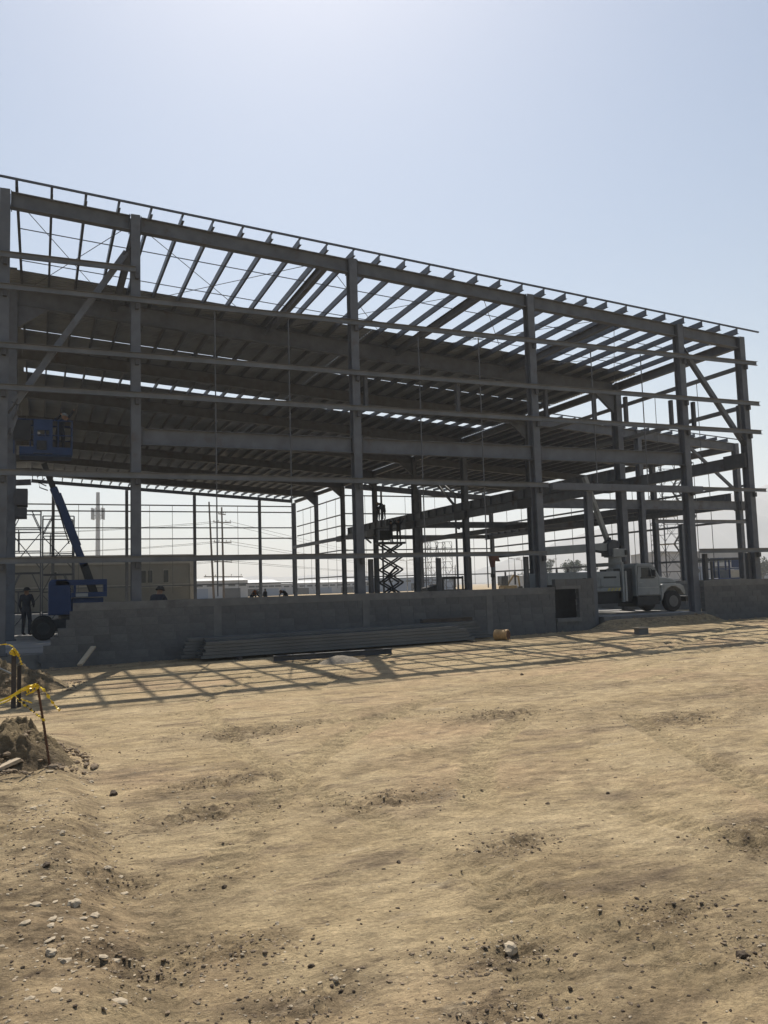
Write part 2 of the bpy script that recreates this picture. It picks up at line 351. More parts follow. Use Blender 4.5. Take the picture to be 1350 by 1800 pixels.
# ------------------------------------------------------------------ steel building
ZS = .0645
def zp(x, y):                                           # top of purlins
    xm = x if x > -.95 else -1.9-x
    return 11.577-ZS*(xm-8.52)+.004*max(0, y-29.2)
ROWS = [22.1, 29.2, 36.4, 43.6, 50.8, 58.0, 65.2, 72.4, 79.6]
B = T('steel_frame_building', 'large grey steel warehouse frame under construction with half sheeted sloping roof', 'building', (11, 22, 0))
def part(mb, name, m='steel', parent=B, **kw): return mb.build(name, m, parent, **kw)
FC = [-.86, 2.31, 8.50, 14.63, 20.81, 23.69]
GIRT = [10.22, 9.40, 7.90, 6.85, 4.73, 2.57]
def column(x, y, z0, z1, d=.3, fw=.24, clips=(), plate=True):
    mb = MB(); mb.ibeam((x, y, z0), (x, y, z1), d, fw, .018, .014, up=(0, 1, 0))
    o = part(mb, 'column')
    if plate:
        b = MB().box(x-fw/2-.06, x+fw/2+.06, y-d/2-.06, y+d/2+.06, z0-.03, z0-.001)
        for sx in (-1, 1): b.tube([(x+sx*(fw/2+.03), y-d/2-.03, z0), (x+sx*(fw/2+.03), y-d/2-.03, z0+.06)], .014, 6)
        b.build('base_plate', 'steel_dark', o)
    for gzz in clips: MB().bar((x+.02, y-d/2-.065, gzz-.24), (x+.02, y-d/2-.065, gzz-.082), .09, .11, up=(0, 1, 0)).build('girt_clip', 'steel_dark', o)
    return o
def rafter(x0, x1, y, depth, drop, fw=.22, name='rafter', haunch=()):
    z0, z1 = zp(x0, y)-drop-depth/2, zp(x1, y)-drop-depth/2
    mb = MB().ibeam((x0, y, z0), (x1, y, z1), depth, fw, .02, .014)
    for xx, sg in haunch:
        zb = zp(xx, y)-drop-depth
        mb.prism([(xx, zb), (xx+sg*.95, zb-ZS*sg*.95*(1 if xx > -.95 else -1)), (xx, zb-.75)], y-.08, y+.08)
    return part(mb, name)
# front frame
for i, x in enumerate(FC):
    top = zp(x, 22.1)-.20
    column(x, 22.1, .30, top, clips=[g for g in GIRT if not (g > 10 and i > 1) and not (i == 4 and g < 3)])
for a, b in zip(FC[:-1], FC[1:]):
    rf = rafter(a+.135, b-.135, 22.1, .40, .225)
    for xx in (a+.145, b-.145):
        zc = zp(xx, 22.1)-.425; MB().bar((xx, 22.1, zc-.24), (xx, 22.1, zc+.215), .02, .27, up=(0, 1, 0)).build('end_plate', 'steel_dark', rf)
    n = max(1, round((b-a)/2.6))
# purlins: one continuous member each
PX = [-.62+.825*k for k in range(30)]
ymarks = [21.77, 29.2, 43.6, 58, 72.4, 79.75]
LEFT = [-1.9-x for x in PX[1:17]]
for x in LEFT+PX:
    mb = MB()
    for a, b in zip(ymarks[:-1], ymarks[1:]): mb.cee((x, a, zp(x, a)-.1), (x, b, zp(x, b)-.1), .20, .065, .01)
    part(mb, 'purlin', 'purlin')
WPX = [24.13+.825*k for k in range(17)]
for x in WPX:
    mb = MB()
    for a, b in zip([36.15, 50.8], [50.8, 65.4]): mb.cee((x, a, zp(x, a)-.1), (x, b, zp(x, b)-.1), .20, .065, .01)
    part(mb, 'purlin', 'purlin')
part(MB().bar((-14.2, 21.745, zp(-14.2, 22)), (-.95, 21.745, zp(-.95, 22)), .05, .05).bar((-.95, 21.745, zp(-.95, 22)), (24.3, 21.745, zp(24.3, 22)), .05, .05), 'edge_rail', 'purlin')
part(MB().bar((23.9, 36.12, zp(23.9, 36)), (38.4, 36.12, zp(38.4, 36)), .05, .05), 'edge_rail', 'purlin')
# left slope of the ridge (mostly out of frame)
for y in ROWS:
    d = .4 if y < 25 else .52
    part(MB().ibeam((-14.2, y, zp(-14.2, y)-.225-d/2), (-.72 if y > 30 else -1.0, y, zp(-1.0, y)-.225-d/2), d, .22, .02, .014), 'rafter')
    column(-14.0, y, .3, zp(-14, y)-.22-d)
# inner frames
for k, y in enumerate(ROWS[1:]):
    last = y > 79
    d = .60 if k == 0 else (.30 if last else .52)
    xr = 23.55
    rafter(-.70, xr, y, d, .205, .24, haunch=() if last else (((xr-.02, -1), (-.70, 1)) if k == 0 else ((xr-.02, -1),)))
    column(23.7, y, FL+.03, zp(23.7, y)-.205-(0 if not last else .3), .42, .28)
    if k == 0: column(-.86, y, FL+.03, zp(-.86, y)-.205, .42, .28)
# struts along the depth between frames, first bay and the right rake
for x in (2.35, 7.75, 12.95, 18.15):
    part(MB().ibeam((x, 22.26, zp(x, 22)-.42), (x, 29.05, zp(x, 29)-.42), .26, .17), 'strut')
part(MB().ibeam((23.7, 22.26, zp(23.7, 22)-.40), (23.7, 28.98, zp(23.7, 29)-.40), .34, .2), 'strut')
for a, b in zip(ROWS[1:-1], ROWS[2:]): part(MB().ibeam((23.7, a+.22, zp(23.7, a)-.42), (23.7, b-.22, zp(23.7, b)-.42), .3, .18), 'strut')
# roof bracing rods + bridging
for a, b in ((-.5, 2.2), (2.5, 7.6), (7.9, 12.8), (13.1, 18.0), (18.3, 23.5)):
    for s in (0, 1):
        x0, x1 = (a, b) if s == 0 else (b, a)
        part(MB().tube([(x0, 22.4, zp(x0, 22)-.34), (x1, 29.0, zp(x1, 29)-.34)], .011, 5), 'brace_rod', 'rod')
for y in (24.4, 26.8): part(MB().bar((PX[0], y, zp(PX[0], y)-.15), (PX[-1], y, zp(PX[-1], y)-.15), .022, .022), 'bridging_rod', 'rod')
# roof sheets: trapezoid ribs running down the slope
def sheet(x0, x1, y0, y1):
    mb = MB(); p = .20; ks = int(round((y1-y0)/p)); pts = []
    for k in range(ks):
        y = y0+k*p; pts += [(y, 0), (y+.09, 0), (y+.12, .04), (y+.17, .04)]
    pts.append((y0+ks*p, 0))
    vs = []; n = len(pts)
    for x in (x0, x1):
        for y, h in pts: vs.append((x, y, zp(x, y)+.006+h))
    mb.add(vs, [(i, i+1, n+i+1, n+i) for i in range(n-1)])
    return part(mb, 'roof_sheet', 'sheet')
SX = [-1.0, 5.3, 11.6, 17.9, 24.05]
for y0, y1 in ((28.05, 34.5), (34.52, 40.6), (41.3, 47.5), (47.52, 53.5), (53.52, 59.5), (59.52, 65.5), (65.52, 71.5), (71.52, 78.6)):
    for a, b in zip(SX[:-1], SX[1:]): sheet(a+.003, b-.003, y0, y1)
    sheet(-7.5, -1.05, y0, y1); sheet(-14.2, -7.52, y0, y1)
for y0, y1 in ((38.0, 44.6), (44.62, 51.2), (51.22, 57.8), (57.82, 64.4)):
    for a, b in ((24.12, 31.2), (31.21, 38.2)): sheet(a, b, y0, y1)
rc = MB()
for a_, b_ in ((28.05, 53), (53, 78.6)): rc.hexa([(-1.22, a_, zp(-1.22, a_)+.052), (-.72, a_, zp(-.72, a_)+.052), (-.72, b_, zp(-.72, b_)+.052), (-1.22, b_, zp(-1.22, b_)+.052), (-1.22, a_, zp(-1.22, a_)+.06), (-.72, a_, zp(-.72, a_)+.06), (-.72, b_, zp(-.72, b_)+.06), (-1.22, b_, zp(-1.22, b_)+.06)])
part(rc, 'ridge_cap', 'sheet')
# girts on the front
def girt(x0, x1, z, y=21.865, d=.15, w=.07): return part(MB().cee((x0, y, z), (x1, y, z), d, w, .008, sg=1), 'girt', 'girt')
girt(-1.1, 2.3, GIRT[0])
for z in GIRT[1:4]:
    girt(-1.1, 8.3, z); girt(8.305, 14.8, z); girt(14.805, 24.22, z)
girt(-1.1, 8.3, GIRT[4]); girt(8.305, 14.92, GIRT[4]); girt(21.2, 24.25, GIRT[4], d=.12)
girt(-1.1, 8.3, GIRT[5]); girt(8.305, 14.75, GIRT[5], d=.13); girt(20.95, 24.3, GIRT[5])
part(MB().box(15.0, 21.18, 21.74, 21.92, 4.58, 4.80), 'door_header')
part(MB().ibeam((16.55, 22.05, .2), (16.55, 22.05, 4.575), .2, .22, up=(0, 1, 0)), 'door_post')
for x, za, zb in ((4.38, 9.32, 1.55), (6.46, 9.32, 1.55), (10.52, 9.32, 1.55), (12.6, 9.32, 1.55), (16.85, 9.32, 4.8), (18.92, 9.32, 4.8)):
    part(MB().tube([(x, 21.90, za), (x, 21.90, zb)], .018, 6), 'sag_rod', 'rod')
for x in (8.80, 11.85, 15.05, 16.95, 18.25, 20.2, 21.2, 23.32): part(MB().box(x-.05, x+.05, 21.93, 22.06, 6.935, 7.82), 'window_jamb', 'steel_dark')
for x in (8.86, 11.05, 12.08, 14.12, 21.42, 23.42): part(MB().box(x-.06, x+.06, 22.06, 22.2, 1.5, 2.48), 'window_jamb', 'steel_dark')
# floor level beams along the front
for a, b in ((2.31, 8.50), (8.50, 14.63), (14.63, 20.81)):
    bm_ = part(MB().ibeam((a+.135, 22.1, 5.79), (b-.135, 22.1, 5.79), .44, .2), 'floor_beam')
    for xx in (a+.14, b-.14): MB().box(xx-.02, xx+.02, 21.95, 22.25, 5.55, 6.03).build('end_plate', 'steel_dark', bm_)
# side bay braces
def brace(p, q, w=.15): 
    o = part(MB().bar(p, q, w, .15), 'brace')
    for e, f_ in ((p, q), (q, p)):
        e, f_ = Vector(e), Vector(f_); d = (f_-e).normalized(); MB().bar(e-d*.28, e+d*.12, .02, .26, up=(0, 1, 0) if abs(d.x) > .1 else (1, 0, 0)).build('gusset', 'steel_dark', o)
brace((2.08, 22.1, 10.75), (-.58, 22.1, 6.50)); brace((-.58, 22.12, 6.2), (-.72, 22.12, 5.75), .1)
brace((21.05, 22.1, 9.65), (23.46, 22.1, 6.6))
brace((34.55, 36.4, 9.2), (37.95, 36.4, 6.66))
# mezzanine beams down the inner column line and the far right line
def stiff(x, y0, y1, z0, z1, zl, sp=1.15):
    b = part(MB().ibeam((x, y0, (z0+z1)/2), (x, y1, (z0+z1)/2), z1-z0, .24), 'floor_beam')
    y = y0+.4
    while y < y1-.2:
        MB().box(x-.118, x-.007, y-.012, y+.012, z0+.017, z1-.017).build('stiffener', 'steel', b); y += sp
    part(MB().ibeam((x, y0, (zl+z0)/2-.01), (x, y1, (zl+z0)/2-.01), z0-zl-.025, .2), 'crane_rail_beam')
part(MB().ibeam((23.7, 22.3, 5.83), (23.7, 28.95, 5.83), .44, .2), 'floor_beam')
stiff(23.42, 29.2, 63.4, 6.02, 6.52, 5.56)
stiff(37.85, 36.7, 66.0, 5.95, 6.55, 5.62)
part(MB().ibeam((23.42, 63.45, 5.80), (23.42, 79.3, 5.80), .3, .18), 'floor_beam')
for y in ROWS[:7]:
    if y < 23: part(MB().box(23.46, 23.565, 22.0, 23.0, 5.58, 6.10), 'corbel', 'steel_dark')
    else: part(MB().box(23.24, 23.56, y-.75, y+.62, 5.52, 5.98), 'corbel', 'steel_dark')
for y in ROWS[3:7:2]:
    part(MB().bar((23.42, y+.3, 5.0), (23.42, y+1.6, 5.5), .1, .1), 'knee_brace')
part(MB().bar((23.45, 47.2, 7.1+1.3), (23.45, 44.6, 6.55), .12, .12), 'knee_brace'); part(MB().bar((23.45, 46.6, 8.3), (23.45, 43.9, 6.9), .12, .12), 'knee_brace')
for x in (30.9, 38.1):
    for y in ([36.4, 65.2] if x < 35 else [36.4, 43.6, 50.8, 58.0, 65.2]):
        column(x, y, FL+.03, zp(x, y)-.205, .36, .26)
for y in (36.4, 43.6, 50.8, 58.0, 65.2): rafter(23.95, 38.0, y, .48, .205, .22)
part(MB().ibeam((38.1, 36.6, zp(38.1, 36)-.42), (38.1, 65.0, zp(38.1, 65)-.42), .4, .22), 'strut')
part(MB().ibeam((23.95, 36.4, 5.78), (37.9, 36.4, 5.78), .5, .22), 'floor_beam')
part(MB().box(38.0, 38.5, 36.1, 36.7, 5.5, 6.02), 'corbel', 'steel_dark')
part(MB().cee((31.6, 36.2, 4.82), (38.6, 36.2, 4.82), .2, .07), 'girt', 'girt')
part(MB().ibeam((33.7, 36.4, FL), (33.7, 36.4, 4.7), .26, .26, up=(0, 1, 0)), 'door_post')
part(MB().ibeam((23.95, 50.8, 5.78), (37.9, 50.8, 5.78), .42, .2), 'floor_beam')
part(MB().ibeam((30.9, 36.7, 5.55), (30.9, 65.0, 5.55), .36, .2), 'floor_beam')
# back walls
BX = [-5.2, 1.14, 7.51, 13.77, 20.16]
for x in BX: part(MB().ibeam((x, 79.65, FL), (x, 79.65, zp(x, 79.6)-.52), .26, .26, up=(0, 1, 0)), 'wall_post')
for z in (9.95, 9.35, 7.80, 6.75, 2.31): part(MB().cee((-7, 79.85, z), (23.6, 79.85, z), .11, .07), 'girt', 'girt')
for x in (3.3, 5.4, 9.6, 11.7, 15.9, 18.0): part(MB().tube([(x, 79.8, 9.9), (x, 79.8, 1.6)], .022, 5), 'sag_rod', 'rod')
for x in (27.3, 34.5): part(MB().ibeam((x, 65.3, FL), (x, 65.3, zp(x, 65.2)-.6), .16, .12, up=(0, 1, 0)), 'wall_post')
for z in (9.46, 7.91, 6.87, 4.79, 2.5): part(MB().cee((23.9, 65.45, z), (38.2, 65.45, z), .10, .07), 'girt', 'girt')
part(MB().ibeam((23.9, 65.2, 5.86), (38.0, 65.2, 5.86), .34, .2), 'floor_beam')
for x in (25.8, 29.6, 32.5, 36.3): part(MB().tube([(x, 65.4, 9.5), (x, 65.4, 1.6)], .018, 5), 'sag_rod', 'rod')
for z in (9.4, 7.9, 6.95, 4.85, 2.6): part(MB().cee((23.95, 65.3, z), (23.95, 79.5, z), .10, .07), 'girt', 'girt')
for y in (67.6, 70.0, 74.8, 77.2): part(MB().tube([(23.9, y, 9.5), (23.9, y, 1.6)], .018, 5), 'sag_rod', 'rod')
for z in (8.4, 6.95, 4.92, 2.68): part(MB().cee((38.35, 36.1, z), (38.35, 65.4, z), .13, .07), 'girt', 'girt')
for z in (9.38, 7.88): part(MB().cee((23.95, 22.3, z), (23.95, 36.2, z), .16, .07), 'girt', 'girt')
for y in (24.6, 27.0): part(MB().tube([(23.97, y, 9.4), (23.97, y, 6.1)], .014, 5), 'sag_rod', 'rod')
for y in (38.8, 41.2, 46.0, 48.4, 53.2, 55.6, 60.4, 62.8): part(MB().tube([(38.3, y, 8.4), (38.3, y, 1.6)], .022, 5), 'sag_rod', 'rod')
for y in (39, 40.6, 47, 48.6, 54, 55.5, 57, 60.2, 61.8, 63.4): part(MB().box(38.2, 38.32, y-.06, y+.06, 1.45, 2.6), 'window_jamb', 'steel_dark')
# stub beams on the inner left column
part(MB().box(-.74, -.36, 28.75, 29.6, 4.64, 5.17).box(-.74, -.38, 28.8, 29.5, 4.24, 4.56).box(-.74, -.66, 28.85, 29.4, 4.56, 4.64), 'corbel', 'steel_dark')

# ------------------------------------------------------------------ block walls
def blockwall(name, label, x0, x1, ztop, y0=21.80, y1=21.97, steps=None, hole=None, zb=-.12, cap=.2, cats='wall', ties=()):
    w = T(name, label, cats, ((x0+x1)/2, y0, 0))
    off = parent_loc(w)
    me = bpy.data.meshes.new('block'); mb = MB().box(-.1935, .1935, 0, y1-y0, 0, .188)
    me.from_pydata(mb.v, [], mb.f); me.update(); me.materials.append(M['block'])
    mes = [me]
    for k_ in ('block_pale', 'block_dark'): m2 = me.copy(); m2.materials.clear(); m2.materials.append(M[k_]); mes.append(m2)
    nrow = int(round((ztop-cap-zb)/.2)); h = (ztop-cap-zb)/nrow; half = {}
    spans = []
    for r in range(nrow):
        z = zb+r*h; a = x0 if not steps else steps[min(r, len(steps)-1)]
        x = a-(.2 if r % 2 else 0)
        while x < x1-.02:
            xa, xb = max(a, x), min(x1, x+.4); x += .4
            if xb-xa < .06: continue
            segs = [(xa, xb)]
            if hole and z+h > hole[2]+.03 and z < hole[3]-.03:
                segs = [(p, q) for p, q in ((xa, min(xb, hole[0])), (max(xa, hole[1]), xb)) if q-p > .05]
            for p, q in segs:
                o = bpy.data.objects.new('block', mes[rnd.choice((0, 0, 0, 0, 1, 1, 2))]); COL.objects.link(o); o.parent = w
                o.scale = ((q-p-.009)/.387, 1, (h-.009)/.188)
                o.location = ((p+q)/2-off.x+rnd.uniform(-.002, .002), rnd.uniform(-.006, .003), z+.0035)
    mo = MB()
    for r in range(nrow):
        z = zb+r*h; a = (x0 if not steps else steps[min(r, len(steps)-1)])+.01
        if hole and z+h > hole[2]+.03 and z < hole[3]-.03:
            if hole[0]-a > .06: mo.box(a, hole[0]-.01, y0+.006, y1-.014, z, z+h)
            if x1-hole[1] > .06: mo.box(hole[1]+.01, x1-.01, y0+.006, y1-.014, z, z+h)
        else: mo.box(a, x1-.01, y0+.006, y1-.014, z, z+h)
    mo.build('mortar_joint', 'mortar', w)
    if cap: MB().box(x0, x1, y0-.012, y1+.012, ztop-cap, ztop).build('bond_beam', 'conc', w)
    for t in ties: MB().box(t-.1, t+.1, y0-.0095, y1+.005, zb, ztop-cap-.002).build('tie_column', 'conc', w)
    return w
st = [.05, -.02, .10, .27, .43, .62, .70, .78]
blockwall('block_wall', 'long low concrete block wall with stepped left end under the steel columns', .78, 14.92, 1.5, steps=st, ties=(4.35, 8.55, 12.55))
blockwall('block_wall', 'short block pier with dark square opening left of the truck doorway', 14.94, 16.42, 1.74, hole=(14.98, 15.82, .52, 1.42), cap=0)
pw = [o for o in COL.objects if o.name.startswith('block_wall')][-1]
MB().box(14.95, 15.86, 21.74, 22.0, .40, .51).build('sill', 'conc', pw); MB().box(14.96, 15.88, 21.785, 21.98, 1.425, 1.53).build('lintel', 'conc', pw)
blockwall('block_wall', 'low concrete block wall right of the truck doorway', 20.98, 28.0, 1.55, zb=.0, y0=21.8)
blockwall('block_wall', 'low block wall along the far right edge of the building', 24.0, 38.0, 1.5, y0=35.8, y1=35.95, cap=.2)
o = MB().box(14.7, 16.2, 22.5, 22.55, .30, 1.56).build('shade_panel', 'blackm'); centre(o); tag(o, 'added black panel standing in for the shade behind the square opening in the block pier', 'panel')  # added black board, its colour stands in for shade inside the opening
# ------------------------------------------------------------------ stack of steel channels
NAMES = ['bottom', 'second', 'third', 'fourth', 'fifth', 'top']
for lay in range(6):
    for dp, dn in enumerate(('front', 'middle', 'rear')):
        if lay == 5 and dp == 0: continue
        y = 20.55+dp*.30; L0 = 3.7+.02*lay+rnd.uniform(-.06, .06)-(.35 if dp == 2 else 0); L1 = 11.3-.12*lay+rnd.uniform(-.15, .15)+(.9 if dp == 2 else 0)
        z0 = gz(L0, y); z1 = gz(L1, y); b = .03+max(0, -z0)*.0; h = .076
        p = (L0, y+rnd.uniform(-.015, .015), -.02+.06+h/2+lay*(h+.006)); q = (L1, y+rnd.uniform(-.015, .015), .06+.06+h/2+lay*(h+.006))
        o = MB().cee(p, q, h, .26, .007, sg=-1).build('steel_channel', 'stack'); centre(o)
        tag(o, '%s grey steel channel of the %s layer in the stack by the wall' % (dn, NAMES[lay]), 'steel channel', 'steel channels stacked along the wall')
for i, (x, s_) in enumerate(((4.6, 'left end'), (8.0, 'middle'), (11.2, 'right end'))):
    o = MB().box(x-.05, x+.05, 20.3, 21.4, -.14, .036 if i < 2 else .09).build('timber_bearer', 'woodd'); centre(o); tag(o, 'dark timber bearer under the %s of the steel channel stack' % s_, 'timber')
o = MB().ibeam((5.1, 19.05, .07), (8.0, 18.75, .10), .13, .12).build('steel_beam', 'steel_dark'); centre(o); tag(o, 'dark loose steel beam lying on the ground before the channel stack', 'steel beam')
o = MB().box(10.0, 11.6, 21.15, 21.3, .62, .72).build('timber_offcut', 'woodd'); centre(o); tag(o, 'short dark timber lying on top of the channel stack', 'timber')
o = MB().bar((.9, 20.9, .05), (1.25, 21.6, .42), .12, .04).build('timber_board', 'wood'); centre(o); tag(o, 'pale board leaning on the stepped end of the block wall', 'board')
# drum and cube
t = T('paint_drum', 'small rusty tan drum lying on its side in the shade edge', 'drum', (12.05, 20.3, gz(12.05, 20.3)))
zc = gz(12.05, 20.3)+.15
MB().lathe([(.140, -.2), (.152, -.19), (.148, -.06), (.153, -.055), (.148, -.05), (.148, .05), (.153, .055), (.148, .06), (.152, .19), (.140, .2)], (12.05, 20.3, zc), (.55, -.84, 0), 24).build('barrel', 'drum', t, smooth=False)
MB().lathe([(.125, .19), (.125, .206)], (12.05, 20.3, zc), (.55, -.84, 0), 24).build('lid', 'rust', t)
t = T('concrete_cube', 'small grey concrete cube with a pale board on top', 'concrete block', (15.75, 18.9, gz(15.75, 18.9)))
g = gz(15.75, 18.9); MB().box(15.60, 15.92, 18.75, 18.99, g-.02, g+.17).build('cube', 'conc', t, bevel=.012)
MB().box(15.56, 15.98, 18.72, 19.02, g+.172, g+.19).build('board', 'wood', t)

# ------------------------------------------------------------------ dirt heaps, loose stones
def heap(name, label, cx, cy, rx, ry, h, m, seed, rough):
    n = 130; a = np.linspace(-1.15, 1.15, n); A, Bm = np.meshgrid(a, a); R = np.sqrt(A*A+Bm*Bm)
    X = cx+A*rx; Y = cy+Bm*ry
    Z = gh(X, Y)-.05+(h+.05)*np.clip(np.cos(np.clip(R+.18*fbm(A*2, Bm*2, 3, seed), 0, 1.1)*math.pi/2*1.0), -.3, 1)
    Z = Z+rough*sst(1.1, .6, R)*(fbm(X*6, Y*6, 4, seed+4, .6)*1.7+np.abs(fbm(X*16, Y*16, 3, seed+8, .6))*.8)
    Z = np.where(R > 1.1, gh(X, Y)-.08, Z)
    v = np.stack([X, Y, Z], -1).reshape(-1, 3).tolist(); f = [(j*n+i, j*n+i+1, (j+1)*n+i+1, (j+1)*n+i) for j in range(n-1) for i in range(n-1)]
    o = MB().add(v, f).build(name, m, smooth=True); centre(o); tag(o, label, 'heap'); return o
heap('dirt_heap', 'rough dark soil heap with the near taped rebar post in it', *HEAPS[0], 'heap', 61, .19)
heap('dirt_heap', 'larger soil heap beside the far taped stake near the building', *HEAPS[1], 'heap', 71, .24)
heap('sand_heap', 'small grey sand heap on the ground before the loose dark beam', *HEAPS[2], 'sand', 81, .02)
heap('dirt_heap', 'dark soil heap under the scissor lift', 24.4, 53.0, 1.9, 1.2, 1.0, 'heap', 91, .12)
def hzv(x, y):
    x = np.asarray(x, float); y = np.asarray(y, float); g = gh(x, y); z = g.copy()
    for cx, cy, rx, ry, h in HEAPS:
        q = np.hypot((x-cx)/rx, (y-cy)/ry); z = np.where(q < 1, np.maximum(z, g-.05+(h+.05)*np.cos(np.minimum(q, 1)*math.pi/2)), z)
    return z
def hz(x, y):
    z = gz(x, y)
    for cx, cy, rx, ry, h in HEAPS:
        R = math.hypot((x-cx)/rx, (y-cy)/ry)
        if R < 1: z = max(z, gz(x, y)-.05+(h+.05)*math.cos(R*math.pi/2))
    return z
ICO = None
def ico(sub=1):
    import bmesh
    bm = bmesh.new(); bmesh.ops.create_icosphere(bm, subdivisions=sub, radius=1); v = np.array([p.co[:] for p in bm.verts]); f = [tuple(q.index for q in p.verts) for p in bm.faces]; bm.free(); return v, f
IV, IF = ico(1); IV2, IF2 = ico(2)
def pebble_field(name, pts, m, flat=.6):
    n = len(pts); nv = len(IV); R = np.random.RandomState(len(pts))
    V = np.empty((n, nv, 3)); P = np.array([(p[0], p[1]) for p in pts]); s = np.array([p[2] for p in pts])
    z = np.array([p[3] for p in pts])
    for i in range(n):
        a = R.rand()*6.28; c, sn = math.cos(a), math.sin(a)
        v = IV*(1+R.uniform(-.28, .28, (nv, 1)))*np.array([1.25, .85, flat])*s[i]
        V[i, :, 0] = v[:, 0]*c-v[:, 1]*sn+P[i, 0]; V[i, :, 1] = v[:, 0]*sn+v[:, 1]*c+P[i, 1]; V[i, :, 2] = v[:, 2]+z[i]+s[i]*.10
    F = (np.array(IF)[None]+(np.arange(n)*nv)[:, None, None]).reshape(-1, 3)
    me = bpy.data.meshes.new(name); me.from_pydata(V.reshape(-1, 3).tolist(), [], F.tolist()); me.update(); me.materials.append(M[m])
    o = bpy.data.objects.new(name, me); COL.objects.link(o); o['kind'] = 'stuff'; return o
R = np.random.RandomState(5)
def scat(n, smin, smax, berm=.25):
    u = R.rand(n); r = 2.6*(20/2.6)**u; a = R.uniform(-.10, .86, n); x = r*np.sin(a)/np.cos(0)*1.0; y = r*np.cos(a)
    k = R.rand(n) < berm; x[k] = R.uniform(-.4, .55, k.sum()); y[k] = R.uniform(3, 9.6, k.sum())
    nc = int(n*.45); ci = R.randint(0, len(SPOTS), nc); sp = np.array(SPOTS)[ci]
    x[:nc] = sp[:, 0]+R.normal(0, .55, nc)*sp[:, 2]*1.6; y[:nc] = sp[:, 1]+R.normal(0, .55, nc)*sp[:, 2]
    ok = (y < 21.2) & ((R.rand(n) < .25) | (fbm(x*.9, y*.9, 3, 33) > .02) | (np.arange(n) < nc)); x, y = x[ok], y[ok]
    s = smin*(smax/smin)**(R.rand(len(x))**2.6); s = s*(1+.035*np.hypot(x, y))
    z = hzv(x, y)
    return list(zip(x, y, s, z))
pebble_field('gravel', scat(6500, .0016, .010, .35), 'stone')
pebble_field('soil_crumbs', scat(7500, .0015, .010, .25), 'clod')
pebble_field('soil_lumps', scat(8500, .0016, .012, .35), 'clodm')
x = np.concatenate([R.normal(.08, .12, 50), R.uniform(-.1, .5, 150)]); y = np.concatenate([R.normal(4.2, .3, 50), R.uniform(3.2, 8.6, 150)])
pebble_field('stone_chips', list(zip(x, y, .006*(5**(R.rand(200)**1.8)), hzv(x, y))), 'stone', .4)
hp = []
for cx, cy, rx, ry, h in HEAPS[:2]:
    a = R.rand(900)*6.28; q = np.sqrt(R.rand(900))*1.2; x, y = cx+rx*q*np.cos(a), cy+ry*q*np.sin(a); hp += list(zip(x, y, .007*(6**(R.rand(900)**2.2)), hzv(x, y)+.012))
pebble_field('heap_rubble', hp, 'clodm')
# wall foot rubble
x = R.uniform(-1, 24, 700); y = 21.75-np.abs(R.normal(0, .35, 700)); rb = list(zip(x, y, .010*(6**(R.rand(700)**2)), gh(x, y)))
pebble_field('wall_foot_rubble', rb, 'clodm')
STONES = [(4.24, 5.59, .035, 'clod', 'dark clod alone on the right of the bare dirt'), (3.65, 5.57, .035, 'clodm', 'brown half buried stone left of the lone dark clod'),
 (1.01, 4.97, .030, 'clod', 'small black clod on smooth dirt in the left foreground'), (.18, 4.75, .062, 'stone', 'pale rounded stone on the edge of the left dirt bank'),
 (2.08, 3.54, .075, 'stone', 'largest pale stone half buried in the centre foreground'), (2.09, 3.08, .022, 'clod', 'dark clod nearest the bottom edge right of centre'),
 (2.92, 2.95, .055, 'clod', 'big dark clod in the lower right foreground'), (2.99, 3.74, .024, 'clod', 'dark clod above the big clod at lower right'),
 (1.16, 3.77, .030, 'clod', 'dark clod at the tip of the disturbed dark soil patch'), (1.09, 6.81, .035, 'clod', 'dark clod in the mid left dirt beside a pale pebble'),
 (1.34, 6.99, .034, 'stone', 'pale pebble with a dark underside in the mid left dirt'), (.06, 4.16, .055, 'stone', 'pale angular stone in the rubble patch at lower left'),
 (.12, 4.06, .05, 'stone', 'flat white stone at the front of the lower left rubble patch'), (.15, 5.84, .05, 'stone', 'pale stone high on the left dirt bank'),
 (.05, 5.31, .05, 'clod', 'dark lump on the left dirt bank between pale stones'), (.56, 4.61, .028, 'stone', 'thin pale sliver of stone right of the dirt bank'),
 (1.16, 4.35, .028, 'stone', 'white chip with dark shadow left of centre foreground'), (1.22, 3.6, .032, 'stone', 'white stone at the lower edge of the dark soil patch'),
 (.6, 7.55, .085, 'clod', 'large dark clod at the foot of the near soil heap'), (.14, 8.62, .06, 'clod', 'dark rounded lump beside the taped rebar post'),
 (4.3, 4.06, .04, 'clod', 'dark clod at the right edge of the foreground'), (2.1, 4.92, .03, 'clod', 'dark clod in the middle of the bare dirt'),
 (.45, 8.1, .05, 'stone', 'pale stone on the right flank of the near soil heap'), (2.68, 4.93, .035, 'clod', 'dark clod in the churned patch right of centre'),
 (8.1, 13.0, .07, 'clod', 'dark clod far out on the right of the yard'), (2.5, 13.4, .06, 'stone', 'pale stone just in front of the long roof beam shadow')]
